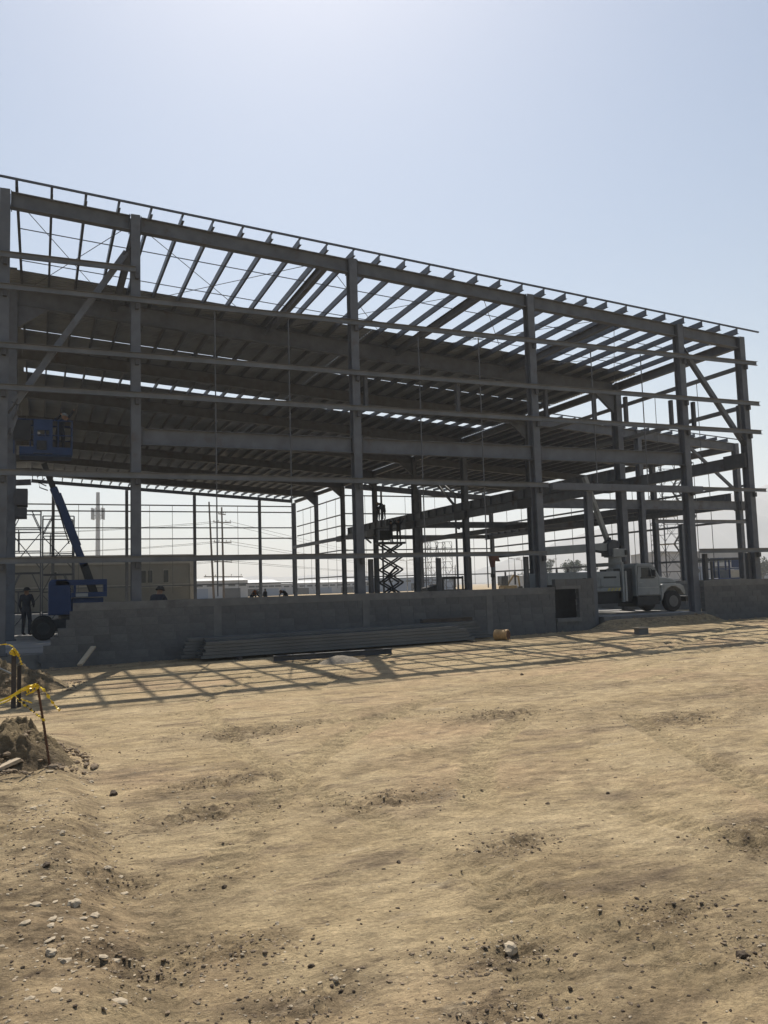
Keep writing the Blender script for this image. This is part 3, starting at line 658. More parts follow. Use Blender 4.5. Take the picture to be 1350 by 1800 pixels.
for i, (x, y, s, m, lab) in enumerate(STONES):
    k = R.rand(3)*10; v = IV2*(1+.22*np.sin(IV2@np.array([2.3, 1.7, 2.9])+k[0])[:, None]+.12*np.sin(IV2@np.array([-4.1, 5.2, 3.3])+k[1])[:, None]+R.uniform(-.13, .13, (len(IV2), 1)))
    s = s*.5; v = v*np.array([1.1, .85, .72])*s; a = k[2]; v = np.stack([v[:, 0]*math.cos(a)-v[:, 1]*math.sin(a), v[:, 0]*math.sin(a)+v[:, 1]*math.cos(a), v[:, 2]], -1)
    o = MB().add(v+np.array([x, y, hz(x, y)+s*.16]), IF2).build('stone' if m == 'stone' else 'dirt_clod', m); centre(o); tag(o, lab, 'stone' if m == 'stone' else 'clod')

# ------------------------------------------------------------------ taped posts, planks
def ribbon(pts, w, name, m, parent=None, tw=0.0, n=26):
    P = [Vector(p) for p in pts]; mb = MB(); q = []
    for i in range(n+1):
        t = i/n*(len(P)-1); k = min(int(t), len(P)-2); f = t-k
        p0, p1, p2, p3 = P[max(k-1, 0)], P[k], P[k+1], P[min(k+2, len(P)-1)]
        q.append(.5*((2*p1)+(p2-p0)*f+(2*p0-5*p1+4*p2-p3)*f*f+(3*p1-p0-3*p2+p3)*f**3))
    vs = []
    for i, p in enumerate(q):
        d = (q[min(i+1, n)]-q[max(i-1, 0)]).normalized(); a = d.cross(Vector((0, 1, 0))).normalized(); b = d.cross(a)
        ang = tw*math.sin(i*.9)+tw*.6*math.sin(i*2.3+1); u = a*math.cos(ang)+b*math.sin(ang); nn = d.cross(u)
        for s_ in (-1, 1):
            for e in (-.0006, .0006): vs.append(p+u*s_*w/2+nn*e)
    fs = []
    for i in range(n):
        k = i*4; l = k+4; fs += [(k, k+2, l+2, l), (k+1, l+1, l+3, k+3), (k, l, l+1, k+1), (k+2, k+3, l+3, l+2)]
    return mb.add(vs, fs).build(name, m, parent)
pb = Vector((.12, 8.4, hz(.12, 8.4)-.1)); ptp = Vector((-.01, 8.4, .90))
post = T('rebar_post', 'thin rusty rebar post standing in the near soil heap', 'post', pb)
MB().tube([pb, pb.lerp(ptp, .5)+Vector((.004, 0, 0)), ptp], .011, 8).build('bar', 'rust', post)
for k in range(1, 14): 
    p = pb.lerp(ptp, k/14); MB().lathe([(.0125, -.004), (.0135, 0), (.0125, .004)], p, ptp-pb, 8).build('rib', 'rust', post)
tp = T('caution_tape', 'yellow caution tape knotted on the near rebar post with loose hanging ends', 'tape', tuple(ptp))
ribbon([(-1.6, 8.5, .50), (-.9, 8.45, .63), (-.32, 8.42, .755), (-.13, 8.41, .85), (-.01, 8.385, .885)], .022, 'strand', 'tape', tp, .5)
ribbon([(-1.6, 8.48, .46), (-.8, 8.45, .61), (-.3, 8.4, .735), (-.2, 8.39, .80), (-.06, 8.38, .86)], .016, 'strand', 'tape', tp, .9)
ribbon([(-.01, 8.38, .88), (.05, 8.37, .83), (.11, 8.37, .73), (.165, 8.37, .655), (.19, 8.37, .63)], .03, 'loose_end', 'tape', tp, 1.4)
ribbon([(-.2, 8.39, .80), (-.13, 8.38, .72), (-.03, 8.38, .63), (.06, 8.385, .545)], .022, 'loose_end', 'tape', tp, 1.6)
ribbon([(-.15, 8.40, .76), (-.09, 8.4, .735), (-.05, 8.4, .715)], .013, 'loose_end', 'tape', tp, .8)
for k in range(5):
    a = k*1.3; ribbon([(-.01, 8.385, .875), (-.05+.05*math.cos(a), 8.36, .86+.03*math.sin(a)), (-.03-.03*k*.6, 8.36, .83-.008*k)], .02, 'knot', 'tape', tp, 1.0, 10)
for k in range(7):
    t_ = .15+k*.12; a, b = Vector((-.2, 8.375, .80)), Vector((.06, 8.37, .545)); p = a.lerp(b, t_); ribbon([p, p.lerp(b, .08)], .022, 'print_bar', 'tapeb', tp, .1, 2)
sb = Vector((-.36, 14.5, gz(-.36, 14.5)-.05))
stk = T('timber_stake', 'dark timber stake beside the larger soil heap near the building', 'stake', sb)
MB().bar(sb, (-.36, 14.5, .86), .07, .07, up=(0, 1, 0)).build('stake', 'woodd', stk); MB().bar((-.28, 14.58, sb.z), (-.28, 14.58, .60), .06, .05, up=(0, 1, 0)).build('stake', 'woodd', stk)
tp = T('caution_tape', 'yellow caution tape bunched on the far timber stake', 'tape', (-.36, 14.45, .88))
ribbon([(-2.5, 14.6, .75), (-1.2, 14.5, .85), (-.56, 14.45, .95), (-.4, 14.44, .93), (-.34, 14.44, .84)], .025, 'strand', 'tape', tp, 1.2)
ribbon([(-.34, 14.43, .86), (-.28, 14.43, .74), (-.24, 14.43, .62)], .04, 'loose_end', 'tape', tp, 1.2)
for k in range(6):
    a = k*1.1; ribbon([(-.36, 14.44, .88), (-.36+.06*math.cos(a), 14.4, .82+.03*math.sin(a)), (-.33+.02*k*.6, 14.42, .78)], .035, 'knot', 'tape', tp, 1.2, 10)
o = MB().bar((-.95, 8.3, .11), (-.15, 8.72, .285), .16, .035).build('plank', 'wood'); centre(o); tag(o, 'pale plank poking out of the near soil heap', 'plank')
o = MB().bar((-.75, 8.05, .06), (-.17, 8.45, .21), .11, .03).build('plank', 'wood'); centre(o); tag(o, 'narrow pale plank lying below the wider plank on the soil heap', 'plank')
o = MB().tube([(-1.1, 15.0, .83), (-.37, 15.0, .42)], .016, 7).build('pipe', 'white'); centre(o); tag(o, 'thin white pipe slanting down the far soil heap', 'pipe')

# ------------------------------------------------------------------ people
def person(label, base, J, m='cloth', helmet=None, scale=1.0, yaw=0.0, band=False, vest=None):
    """J: joint overrides relative to base, metres for a 1.7 m figure, x right / y away / z up in the figure's own frame"""
    D = dict(pelvis=(0, 0, .92), waist=(0, 0, 1.08), chest=(0, 0, 1.30), neck=(0, 0, 1.46), head=(0, -.02, 1.56), crown=(0, -.01, 1.66),
             shl=(-.19, 0, 1.40), ell=(-.25, .03, 1.12), wrl=(-.23, -.06, .88), hal=(-.225, -.09, .80), shr=(.19, 0, 1.40), elr=(.25, .03, 1.12), wrr=(.23, -.06, .88), har=(.225, -.09, .80),
             hipl=(-.10, 0, .90), knl=(-.11, -.02, .50), anl=(-.12, .02, .09), tol=(-.13, -.14, .04), hipr=(.10, 0, .90), knr=(.11, -.02, .50), anr=(.12, .02, .09), tor=(.13, -.14, .04))
    D.update(J)
    rad = dict(pelvis=(.15, .11), waist=(.14, .10), chest=(.17, .115), neck=(.06, .06), head=(.085, .10), crown=(.065, .075), shl=.075, ell=.05, wrl=.035, hal=.042, shr=.075, elr=.05, wrr=.035, har=.042,
               hipl=.10, knl=.07, anl=.05, tol=.045, hipr=.10, knr=.07, anr=.05, tor=.045)
    E = [('pelvis', 'waist'), ('waist', 'chest'), ('chest', 'neck'), ('neck', 'head'), ('head', 'crown'), ('chest', 'shl'), ('shl', 'ell'), ('ell', 'wrl'), ('wrl', 'hal'), ('chest', 'shr'), ('shr', 'elr'), ('elr', 'wrr'), ('wrr', 'har'),
         ('pelvis', 'hipl'), ('hipl', 'knl'), ('knl', 'anl'), ('anl', 'tol'), ('pelvis', 'hipr'), ('hipr', 'knr'), ('knr', 'anr'), ('anr', 'tor')]
    names = list(D); c, s = math.cos(yaw), math.sin(yaw)
    def wp(p): return Vector((p[0]*c-p[1]*s, p[0]*s+p[1]*c, p[2]))*scale
    me = bpy.data.meshes.new('tmp'); me.from_pydata([wp(D[n]) for n in names], [(names.index(a), names.index(b)) for a, b in E], [])
    tmp = bpy.data.objects.new('tmp', me); TS = bpy.data.scenes.new('tmp'); TS.collection.objects.link(tmp)
    sk = tmp.modifiers.new('s', 'SKIN'); sk.use_smooth_shade = True
    for i, n in enumerate(names):
        r = rad[n]; r = (r, r) if isinstance(r, float) else r; me.skin_vertices[0].data[i].radius = (r[0]*scale, r[1]*scale); me.skin_vertices[0].data[i].use_root = (n == 'pelvis')
    ss = tmp.modifiers.new('u', 'SUBSURF'); ss.levels = 1; ss.render_levels = 1
    with bpy.context.temp_override(scene=TS, view_layer=TS.view_layers[0]):
        dg = bpy.context.evaluated_depsgraph_get(); ev = tmp.evaluated_get(dg); nm = bpy.data.meshes.new_from_object(ev, depsgraph=dg)
    bpy.data.objects.remove(tmp); bpy.data.scenes.remove(TS)
    root = T('person', label, 'person', base)
    b = bpy.data.objects.new('body', nm); COL.objects.link(b); b.parent = root; nm.materials.clear(); nm.materials.append(M[m]); nm.materials.append(M['skin']); nm.materials.append(M['blackm'])
    hd = wp(D['head']); hands = [wp(D['hal']), wp(D['har'])]; feet = [wp(D['tol']), wp(D['tor'])]; nk = wp(D['neck'])
    for p in nm.polygons:
        p.use_smooth = True; q = p.center
        if (q-hd).length < .15*scale and (q-nk).length > .03*scale or min((q-h).length for h in hands) < .06*scale: p.material_index = 1
        elif min((q-f).length for f in feet) < .12*scale: p.material_index = 2
    if helmet:
        d = (wp(D['crown'])-hd).normalized(); cpos = hd+d*.045*scale
        hm = MB().lathe([(.135*scale, 0), (.132*scale, .012*scale), (.112*scale, .016*scale), (.105*scale, .06*scale), (.075*scale, .1*scale), (.02*scale, .118*scale)], cpos+Vector(base), d, 14).build('hair' if helmet == 'black' else 'hard_hat', helmet, root, smooth=True)
    if band:
        w = wp(D['waist']); k = wp(D['chest']); MB().lathe([(.16*scale, -.02), (.165*scale, .02)], Vector(base)+w.lerp(k, .45), k-w, 14).build('reflective_band', 'vest', root)
    if vest:
        w = wp(D['waist']); k = wp(D['chest']); MB().lathe([(.17*scale, -.13), (.175*scale, 0), (.19*scale, .1), (.15*scale, .17)], Vector(base)+k, k-w, 14).build('vest', vest, root, smooth=True)
    return root
bend = dict(waist=(0, -.10, 1.05), chest=(0, -.32, 1.16), neck=(0, -.47, 1.22), head=(0, -.57, 1.20), crown=(0, -.66, 1.18), shl=(-.18, -.36, 1.2), shr=(.18, -.36, 1.2),
            ell=(-.22, -.48, .98), elr=(.22, -.48, .98), wrl=(-.16, -.62, .80), wrr=(.16, -.62, .80), hal=(-.13, -.66, .72), har=(.13, -.66, .72))
reach = dict(shr=(.20, 0, 1.44), elr=(.34, -.10, 1.56), wrr=(.44, -.18, 1.74), har=(.47, -.2, 1.83), shl=(-.19, -.03, 1.42), ell=(-.22, -.25, 1.35), wrl=(-.1, -.42, 1.50), hal=(-.06, -.47, 1.57))
sq = dict(pelvis=(0, .05, .42), waist=(0, .02, .58), chest=(0, -.10, .78), neck=(0, -.16, .93), head=(0, -.22, 1.02), crown=(0, -.24, 1.12), shl=(-.19, -.12, .88), shr=(.19, -.12, .88), ell=(-.24, -.25, .65), elr=(.24, -.25, .65), wrl=(-.14, -.42, .58), wrr=(.14, -.42, .58), hal=(-.1, -.48, .56), har=(.1, -.48, .56),
          hipl=(-.11, .04, .40), hipr=(.11, .04, .40), knl=(-.16, -.38, .46), knr=(.16, -.38, .46), anl=(-.14, -.12, .09), anr=(.14, -.12, .09), tol=(-.15, -.28, .04), tor=(.15, -.28, .04))
person('person in dark clothes standing on the slab at the far left with back turned', (-.40, 31.4, FL+.04), dict(wrl=(-.14, -.22, 1.02), hal=(-.1, -.28, 1.02), ell=(-.27, -.02, 1.13), anl=(-.17, .1, .09), tol=(-.18, -.05, .04), knl=(-.14, 0, .5)), 'cloth', 'black', .98, 2.6)
person('person in a dark jacket with a pale band crouching behind the block wall', (2.92, 23.1, FL+.42), sq, 'cloth', 'black', .98, 2.4, band=True)
person('left of two people bending over a beam high on the inner column line', (23.42, 56.7, 6.525), bend, 'cloth', 'white', .98, 1.9)
person('right of two people bending over a beam high on the inner column line', (23.42, 55.6, 6.525), bend, 'cloth', 'yellow', .98, -1.2)
person('person seen only by the head above the block pier by the doorway', (17.25, 23.4, FL+.28), sq, 'cloth', 'black', 1.0, 2.5)
person('bent worker low behind the wall near the third back post', (14.6, 60.5, FL), bend, 'clothg', 'white', 1.0, .6, vest='hivis')
person('worker standing behind the wall left of the back corner post', (15.9, 61.5, FL), dict(), 'clothg', 'white', .85, 2.0)
person('worker bending beside the post where the back wall turns', (17.2, 60.2, FL), bend, 'cloth', 'orange', 1.0, -1.0)

# ------------------------------------------------------------------ blue boom lift (left)
L = T('boom_lift', 'blue telescopic boom lift raised inside the left bay', 'boom lift', (1.1, 29.5, FL))
def wheel(x, y, z, r, w, parent, rim='white', ax=(0, 1, 0)):
    a = Vector(ax)
    t_ = MB().lathe([(r*.55, -w/2), (r*.9, -w/2), (r, -w*.34), (r, w*.34), (r*.9, w/2), (r*.55, w/2)], (x, y, z), ax, 28).build('tyre', 'black', parent)
    for k in range(18):
        an = k*math.pi/9; u = a.cross(Vector((0, 0, 1))).normalized(); dv = u*math.cos(an)+Vector((0, 0, 1))*math.sin(an); p = Vector((x, y, z))+dv*(r+.004); tn = a.cross(dv)
    rim_ = MB().lathe([(r*.54, -w*.52), (r*.5, -w*.53), (r*.42, -w*.40), (r*.2, -w*.36), (r*.16, -w*.5), (.02, -w*.5)], (x, y, z), ax, 20)
    rim_.build('rim', rim, parent)
for x, y in ((.14, 28.35), (2.05, 28.35), (.14, 30.6), (2.05, 30.6)): wheel(x, y, FL+.37, .37, .3, L, 'blackm')
MB().box(.15, 2.05, 28.7, 30.25, FL+.25, FL+.62).build('chassis', 'blackm', L, bevel=.02)
MB().lathe([(.5, 0), (.5, .12)], (1.1, 29.5, FL+.62), n=24).build('turntable', 'blackm', L)
MB().prism([(.28, 1.06), (.98, 1.06), (1.0, 1.2), (.95, 2.12), (.85, 2.22), (.36, 2.22), (.28, 2.1)], 29.0, 30.2).build('counterweight', 'blue', L, bevel=.03)
MB().box(.5, 2.1, 29.0, 29.12, 2.02, 2.2).box(.98, 2.1, 29.0, 29.12, 1.62, 1.78).box(1.98, 2.1, 29.0, 29.12, 1.78, 2.02).box(1.05, 1.13, 29.0, 29.12, 1.78, 2.02).build('turret_frame', 'blue', L, bevel=.01)
MB().box(1.0, 2.0, 29.15, 30.15, 1.08, 1.6).build('engine_cover', 'blue', L, bevel=.03)
MB().box(1.12, 1.5, 28.98, 29.0, 1.64, 1.75).build('pale_label', 'trim', L)
MB().bar((1.72, 29.5, 1.72), (1.38, 29.5, 2.75), .26, .30, up=(0, 1, 0)).build('boom_base', 'blackm', L, bevel=.02)
MB().bar((1.42, 29.5, 2.62), (.42, 29.5, 5.3), .24, .30, up=(0, 1, 0)).build('boom_section', 'blue', L, bevel=.02)
MB().bar((.98, 29.5, 3.25), (.33, 29.5, 5.02), .2, .16, up=(0, 1, 0), ow=-.25).build('boom_side_box', 'blue', L, bevel=.02)
MB().bar((.42, 29.5, 5.3), (.12, 29.5, 6.12), .18, .2, up=(0, 1, 0)).build('fly_boom', 'blackm', L, bevel=.01)
MB().tube([(.92, 29.3, 3.4), (.75, 29.25, 3.95), (.55, 29.3, 4.7)], .02, 6).build('hose', 'black', L)
MB().tube([(.15, 29.4, 5.75), (-.08, 29.35, 5.65), (-.04, 29.3, 5.45), (.2, 29.4, 5.35)], .018, 6).tube([(.15, 29.4, 5.6), (-.03, 29.35, 5.45), (0, 29.3, 5.28), (.25, 29.4, 5.2)], .018, 6).build('hose', 'black', L)
bk = MB().box(-.62, .98, 28.8, 29.75, 6.26, 6.34).build('basket_floor', 'blue', L)
rl = MB()
for z in (6.95, 7.45):
    for p, q in (((-.78, 28.78), (.98, 28.78)), ((.98, 28.78), (.98, 29.78)), ((.98, 29.78), (-.78, 29.78)), ((-.78, 29.78), (-.78, 28.78))): rl.tube([(p[0], p[1], z), (q[0], q[1], z)], .022, 6)
for x in (-.78, -.3, .16, .55, .98):
    for y in (28.78, 29.78): rl.tube([(x, y, 6.3), (x, y, 7.45)], .02, 6)
rl.build('basket_rail', 'blue', L)
MB().box(-.80, -.28, 28.73, 28.755, 6.75, 7.42).build('side_panel', 'blackm', L)
MB().box(-.2, .38, 28.7, 28.75, 7.1, 7.46).box(-.2, .38, 28.7, 28.75, 6.34, 6.9).box(-.2, -.08, 28.7, 28.75, 6.9, 7.1).box(.28, .38, 28.7, 28.75, 6.9, 7.1).build('control_panel', 'blue', L)
MB().box(-.1, .2, 28.66, 28.7, 6.45, 6.75).build('step', 'blackm', L); MB().box(-.08, 0, 28.66, 28.69, 6.95, 7.03).build('pale_label', 'trim', L)
for xa, xb in ((-.62, -.2), (.38, .98)): MB().box(xa, xb, 28.72, 28.77, 6.3, 6.55).build('toe_board', 'blue', L)
person('person in dark clothes leaning out of the raised blue lift basket', (.62, 29.2, 6.36), {**reach, 'chest': (.05, 0, 1.28), 'neck': (.10, 0, 1.43), 'head': (.14, -.02, 1.52), 'crown': (.17, -.02, 1.62)}, 'cloth', 'white', .86, .2)

# ------------------------------------------------------------------ scissor lift
SL = T('scissor_lift', 'dark scissor lift raised under the inner column line', 'scissor lift', (22.3, 52.0, FL))
MB().box(21.3, 23.3, 51.6, 52.4, FL+.1, FL+.7).build('base', 'blackm', SL, bevel=.03)
for x in (21.55, 23.05):
    for y in (51.58, 52.42): wheel(x, y, FL+.2, .2, .12, SL, 'lamp')
zz = [FL+.72+.875*k for k in range(5)]
for k in range(4):
    for y in (51.65, 52.35):
        MB().bar((21.55, y, zz[k]), (23.05, y, zz[k+1]), .05, .11).bar((23.05, y-.055, zz[k]), (21.55, y-.055, zz[k+1]), .05, .11).build('scissor_arm', 'blackm', SL)
MB().bar((22.6, 52, zz[0]+.1), (22.1, 52, zz[1]+.4), .1, .1).bar((21.9, 52, zz[1]+.3), (22.8, 52, zz[2]+.3), .12, .12).build('lift_ram', 'blackm', SL)
MB().box(21.35, 23.3, 51.55, 52.45, zz[4]+.02, zz[4]+.16).build('platform', 'blackm', SL)
rl = MB()
for z in (.6, 1.1):
    for y in (51.58, 52.42): rl.tube([(21.4, y, zz[4]+z), (23.28, y, zz[4]+z)], .018, 5)
for x in (21.4, 22.0, 22.7, 23.28):
    for y in (51.58, 52.42): rl.tube([(x, y, zz[4]+.1), (x, y, zz[4]+1.1)], .018, 5)
rl.build('guard_rail', 'blackm', SL)
MB().box(21.45, 22.2, 51.7, 52.2, zz[4]+.3, zz[4]+.95).build('tool_box', 'blackm', SL)
person('left worker on the scissor lift platform reaching up to the beam', (22.35, 51.9, zz[4]+.16), {**reach, 'ell': (-.34, -.1, 1.5), 'wrl': (-.3, -.15, 1.72), 'hal': (-.28, -.15, 1.8)}, 'cloth', 'blackm', .86, .5)
person('right worker standing at the end of the scissor lift platform', (22.98, 52.0, zz[4]+.16), reach, 'cloth', 'blackm', .92, -.6)

# ------------------------------------------------------------------ bucket truck in the doorway
K = T('utility_truck', 'old off white utility truck with folded derrick boom parked in the doorway', 'truck', (22.5, 27.4, FL))
Y0, Y1 = 26.52, 28.36
wz = FL+.43
for y in (Y0+.17, Y1-.17): wheel(23.92, y, wz, .43, .26, K, 'lampd', (0, 1, 0))
for y in (Y0+.16, Y0+.45, Y1-.45, Y1-.16): wheel(19.1, y, wz, .43, .24, K, 'trim', (0, 1, 0))
MB().box(18.0, 24.6, 27.0, 27.14, .72, .92).box(18.0, 24.6, 27.74, 27.88, .72, .92).build('chassis', 'blackm', K)
# cab shell: side profile extruded; doors and glass set proud
cab = [(22.08, .98), (22.08, 2.20), (22.16, 2.29), (22.88, 2.29), (22.99, 2.22), (23.32, 1.72), (23.34, 1.1), (23.3, .98)]
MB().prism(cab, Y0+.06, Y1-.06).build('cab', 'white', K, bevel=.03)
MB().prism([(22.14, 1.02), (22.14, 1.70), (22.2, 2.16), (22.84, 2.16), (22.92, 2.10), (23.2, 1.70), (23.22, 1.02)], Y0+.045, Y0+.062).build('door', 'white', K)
MB().prism([(22.125, 1.005), (22.125, 1.70), (22.185, 2.172), (22.85, 2.172), (22.935, 2.105), (23.215, 1.705), (23.235, 1.005)], Y0+.052, Y0+.064).build('door_seal', 'blackm', K)
MB().prism([(22.34, 1.74), (22.36, 2.12), (22.80, 2.12), (22.88, 2.06), (23.10, 1.74)], Y0+.036, Y0+.046).build('side_window', 'glass', K)
MB().box(22.3, 23.0, Y0+.03, Y0+.047, 1.68, 1.73).build('window_shelf', 'blackm', K)
MB().box(22.22, 22.36, Y0+.02, Y0+.046, 1.50, 1.54).build('door_handle', 'trim', K)
MB().bar((22.86, Y0+.03, 1.74), (22.78, Y0+.03, 2.12), .02, .025, up=(0, 1, 0)).build('vent_bar', 'white', K)
MB().box(23.36, 24.36, Y0+.325, Y0+.342, 1.47, 1.485).build('hood_seam', 'blackm', K)
MB().box(22.14, 23.2, Y0+.036, Y0+.046, 1.30, 1.325).build('trim_strip', 'trim', K)
MB().box(22.86, 22.9, Y0-.16, Y0+.03, 1.78, 2.02).build('mirror', 'blackm', K)
MB().add([(23.0, Y0+.14, 2.20), (23.0, Y1-.14, 2.20), (23.325, Y1-.14, 1.74), (23.325, Y0+.14, 1.74), (23.02, Y0+.14, 2.215), (23.02, Y1-.14, 2.215), (23.345, Y1-.14, 1.755), (23.345, Y0+.14, 1.755)],
         [(0, 1, 2, 3), (4, 7, 6, 5), (0, 4, 5, 1), (1, 5, 6, 2), (2, 6, 7, 3), (3, 7, 4, 0)]).build('windshield', 'glass', K)
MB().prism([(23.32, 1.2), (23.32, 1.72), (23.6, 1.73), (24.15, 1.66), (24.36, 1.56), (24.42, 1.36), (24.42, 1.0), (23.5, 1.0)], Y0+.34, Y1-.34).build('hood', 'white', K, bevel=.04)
fen = [(23.30, .72), (23.30, 1.40), (23.42, 1.44), (24.3, 1.42), (24.46, 1.34), (24.55, 1.12), (24.52, .98)]
arch = [(23.92+.55*math.cos(a), wz+.06+.55*math.sin(a)) for a in [math.radians(d) for d in (25, 50, 75, 100, 125, 150, 172)]]
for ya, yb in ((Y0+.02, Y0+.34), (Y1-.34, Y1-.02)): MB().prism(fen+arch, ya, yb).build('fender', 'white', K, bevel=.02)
MB().box(24.38, 24.44, Y0+.40, Y1-.40, 1.05, 1.45).build('grille', 'blackm', K)
for y in (Y0+.2, Y1-.2): MB().lathe([(.10, 0), (.09, .05), (.02, .06)], (24.50, y, 1.2), (1, 0, 0), 14).build('headlight', 'trim', K)
MB().box(24.55, 24.80, Y0+.02, Y1-.02, .70, .92).build('bumper', 'blackm', K, bevel=.02)
MB().box(22.15, 23.25, Y0+.1, Y0+.4, .62, .96).build('running_board', 'blackm', K)
MB().box(22.3, 23.1, Y0+.3, Y1-.3, .55, .98).build('engine_underside', 'blackm', K)
# rack behind the cab and service body
MB().box(21.50, 22.04, Y0+.25, Y1-.25, .9, 2.1).build('cab_rear_locker', 'blackm', K)
MB().box(21.36, 21.46, Y0, Y0+.1, .78, 2.36).box(21.36, 21.46, Y1-.1, Y1, .78, 2.36).box(21.36, 21.46, Y0+.1, Y1-.1, 2.27, 2.36).build('rack_post', 'white', K)
MB().box(21.52, 21.60, Y0+.02, Y0+.08, .8, 2.0).build('rack_ladder', 'trim', K)
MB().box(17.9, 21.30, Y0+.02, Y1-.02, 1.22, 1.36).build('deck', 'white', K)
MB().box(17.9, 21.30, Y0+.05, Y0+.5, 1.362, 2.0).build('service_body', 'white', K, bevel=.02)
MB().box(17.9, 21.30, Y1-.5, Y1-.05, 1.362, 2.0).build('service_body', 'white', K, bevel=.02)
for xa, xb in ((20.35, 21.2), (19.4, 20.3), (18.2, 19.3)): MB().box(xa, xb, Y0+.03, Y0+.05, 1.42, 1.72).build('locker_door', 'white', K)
MB().box(20.5, 21.1, Y0+.032, Y0+.05, 1.73, 1.80).build('locker_recess', 'blackm', K)
for k in range(4): MB().prism([(20.62+k*.17, 1.235), (20.70+k*.17, 1.235), (20.78+k*.17, 1.345), (20.70+k*.17, 1.345)], Y0+.005, Y0+.02).build('hazard_stripe', 'caution', K)
MB().box(18.2, 21.3, Y0+.2, Y1-.2, .78, 1.2).build('undercarriage', 'blackm', K)
# turret and booms
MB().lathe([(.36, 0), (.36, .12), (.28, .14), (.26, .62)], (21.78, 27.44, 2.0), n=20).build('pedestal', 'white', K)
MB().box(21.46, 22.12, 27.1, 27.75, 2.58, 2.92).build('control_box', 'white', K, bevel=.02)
MB().box(22.02, 22.13, 27.05, 27.1, 2.66, 2.86).build('control_door', 'blackm', K)
MB().prism([(21.3, 2.62), (21.3, 3.12), (21.52, 3.3), (21.8, 3.26), (21.86, 2.94), (21.5, 2.93), (21.5, 2.62)], 27.2, 27.7).build('turret_head', 'steel_dark', K, bevel=.02)
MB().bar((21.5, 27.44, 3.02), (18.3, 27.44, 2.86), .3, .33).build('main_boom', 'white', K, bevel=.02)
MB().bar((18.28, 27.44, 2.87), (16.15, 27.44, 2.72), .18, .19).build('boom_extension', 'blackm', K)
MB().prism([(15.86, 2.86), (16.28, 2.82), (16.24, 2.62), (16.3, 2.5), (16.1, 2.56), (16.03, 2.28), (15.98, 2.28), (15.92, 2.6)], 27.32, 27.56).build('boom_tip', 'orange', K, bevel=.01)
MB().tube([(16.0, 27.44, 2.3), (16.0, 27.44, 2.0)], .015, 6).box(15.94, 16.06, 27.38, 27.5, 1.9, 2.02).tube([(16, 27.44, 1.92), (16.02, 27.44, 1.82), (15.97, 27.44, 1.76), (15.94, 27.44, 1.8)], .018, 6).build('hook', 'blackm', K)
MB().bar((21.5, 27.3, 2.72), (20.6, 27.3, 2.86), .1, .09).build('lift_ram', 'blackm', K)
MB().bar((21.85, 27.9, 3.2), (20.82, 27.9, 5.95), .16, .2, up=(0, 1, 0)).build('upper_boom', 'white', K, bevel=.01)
MB().tube([(21.75, 27.75, 3.3), (21.95, 27.7, 3.2), (21.9, 27.6, 3.0)], .02, 6).tube([(21.5, 27.3, 3.2), (21.3, 27.25, 3.28), (21.2, 27.3, 3.15)], .02, 6).build('hose', 'black', K)
for x, y, z in ((21.6, 27.5, 3.34), (21.95, 27.2, 3.0), (22.05, 27.5, 3.1)): MB().box(x-.06, x+.06, y-.05, y+.05, z-.06, z+.06).build('valve', 'blackm', K)

# ------------------------------------------------------------------ other machines inside
t = T('flat_trailer', 'dark flat trailer with end frame parked beyond the inner columns', 'trailer', (30.2, 60, FL))
MB().box(28.6, 31.9, 59.2, 60.8, 1.0, 1.25).build('bed', 'blackm', t)
MB().bar((31.75, 59.3, 1.25), (31.75, 59.3, 2.3), .12, .12, up=(0, 1, 0)).bar((31.75, 60.7, 1.25), (31.75, 60.7, 2.3), .12, .12, up=(0, 1, 0)).box(29.9, 31.8, 59.24, 59.36, 2.08, 2.26).box(31.7, 31.8, 59.3, 60.75, 2.1, 2.2).bar((29.95, 59.3, 1.25), (29.95, 59.3, 2.08), .1, .1, up=(0, 1, 0)).build('end_frame', 'blackm', t)
MB().prism([(28.6, 1.25), (28.6, 1.4), (29.7, 1.75), (29.8, 1.25)], 59.4, 60.6).build('load', 'clothg', t)
for x in (29.2, 31.2):
    for y in (59.2, 60.8): wheel(x, y, FL+.36, .36, .22, t)
t = T('mini_excavator', 'small yellow excavator far off beyond the right wing', 'excavator', (45.3, 75, 0))
MB().box(44.4, 46.2, 74.2, 75.8, 0, .55).build('track', 'blackm', t, bevel=.1)
MB().box(44.7, 46.3, 74.4, 75.6, .6, 1.35).build('body', 'yellow', t, bevel=.08)
MB().box(44.5, 45.3, 74.5, 75.4, 1.36, 2.35).build('cab', 'glass', t, bevel=.05)
MB().bar((45.3, 74.9, 1.3), (46.2, 74.9, 2.4), .16, .2).bar((46.2, 74.9, 2.4), (46.8, 74.9, 2.25), .14, .18).bar((46.75, 74.9, 2.3), (46.9, 74.9, 1.2), .12, .16).build('arm', 'yellow', t)
MB().prism([(46.7, 1.2), (47.1, 1.25), (47.2, .85), (46.85, .75)], 74.7, 75.1).build('bucket', 'blackm', t)
t = T('mobile_lift', 'blue wheeled platform lift standing beyond the right block wall', 'lift', (40.0, 40.0, .0))
MB().box(39.0, 41.0, 39.2, 40.6, .55, 1.55).build('chassis', 'blue', t, bevel=.05)
MB().box(39.0, 40.3, 39.18, 39.2, 1.2, 1.5).build('skirt_panel', 'blackm', t)
rl = MB()
for x in (39.06, 39.95, 40.95):
    for y in (39.25, 40.55): rl.bar((x, y, 1.55), (x, y, 2.72), .08, .08, up=(0, 1, 0))
for y in (39.25, 40.55): rl.box(39.0, 41.0, y-.04, y+.04, 2.72, 2.8).box(39.1, 40.9, y-.03, y+.03, 2.1, 2.17)
for x in (39.06, 40.95): rl.box(x-.03, x+.03, 39.2, 40.6, 2.74, 2.79)
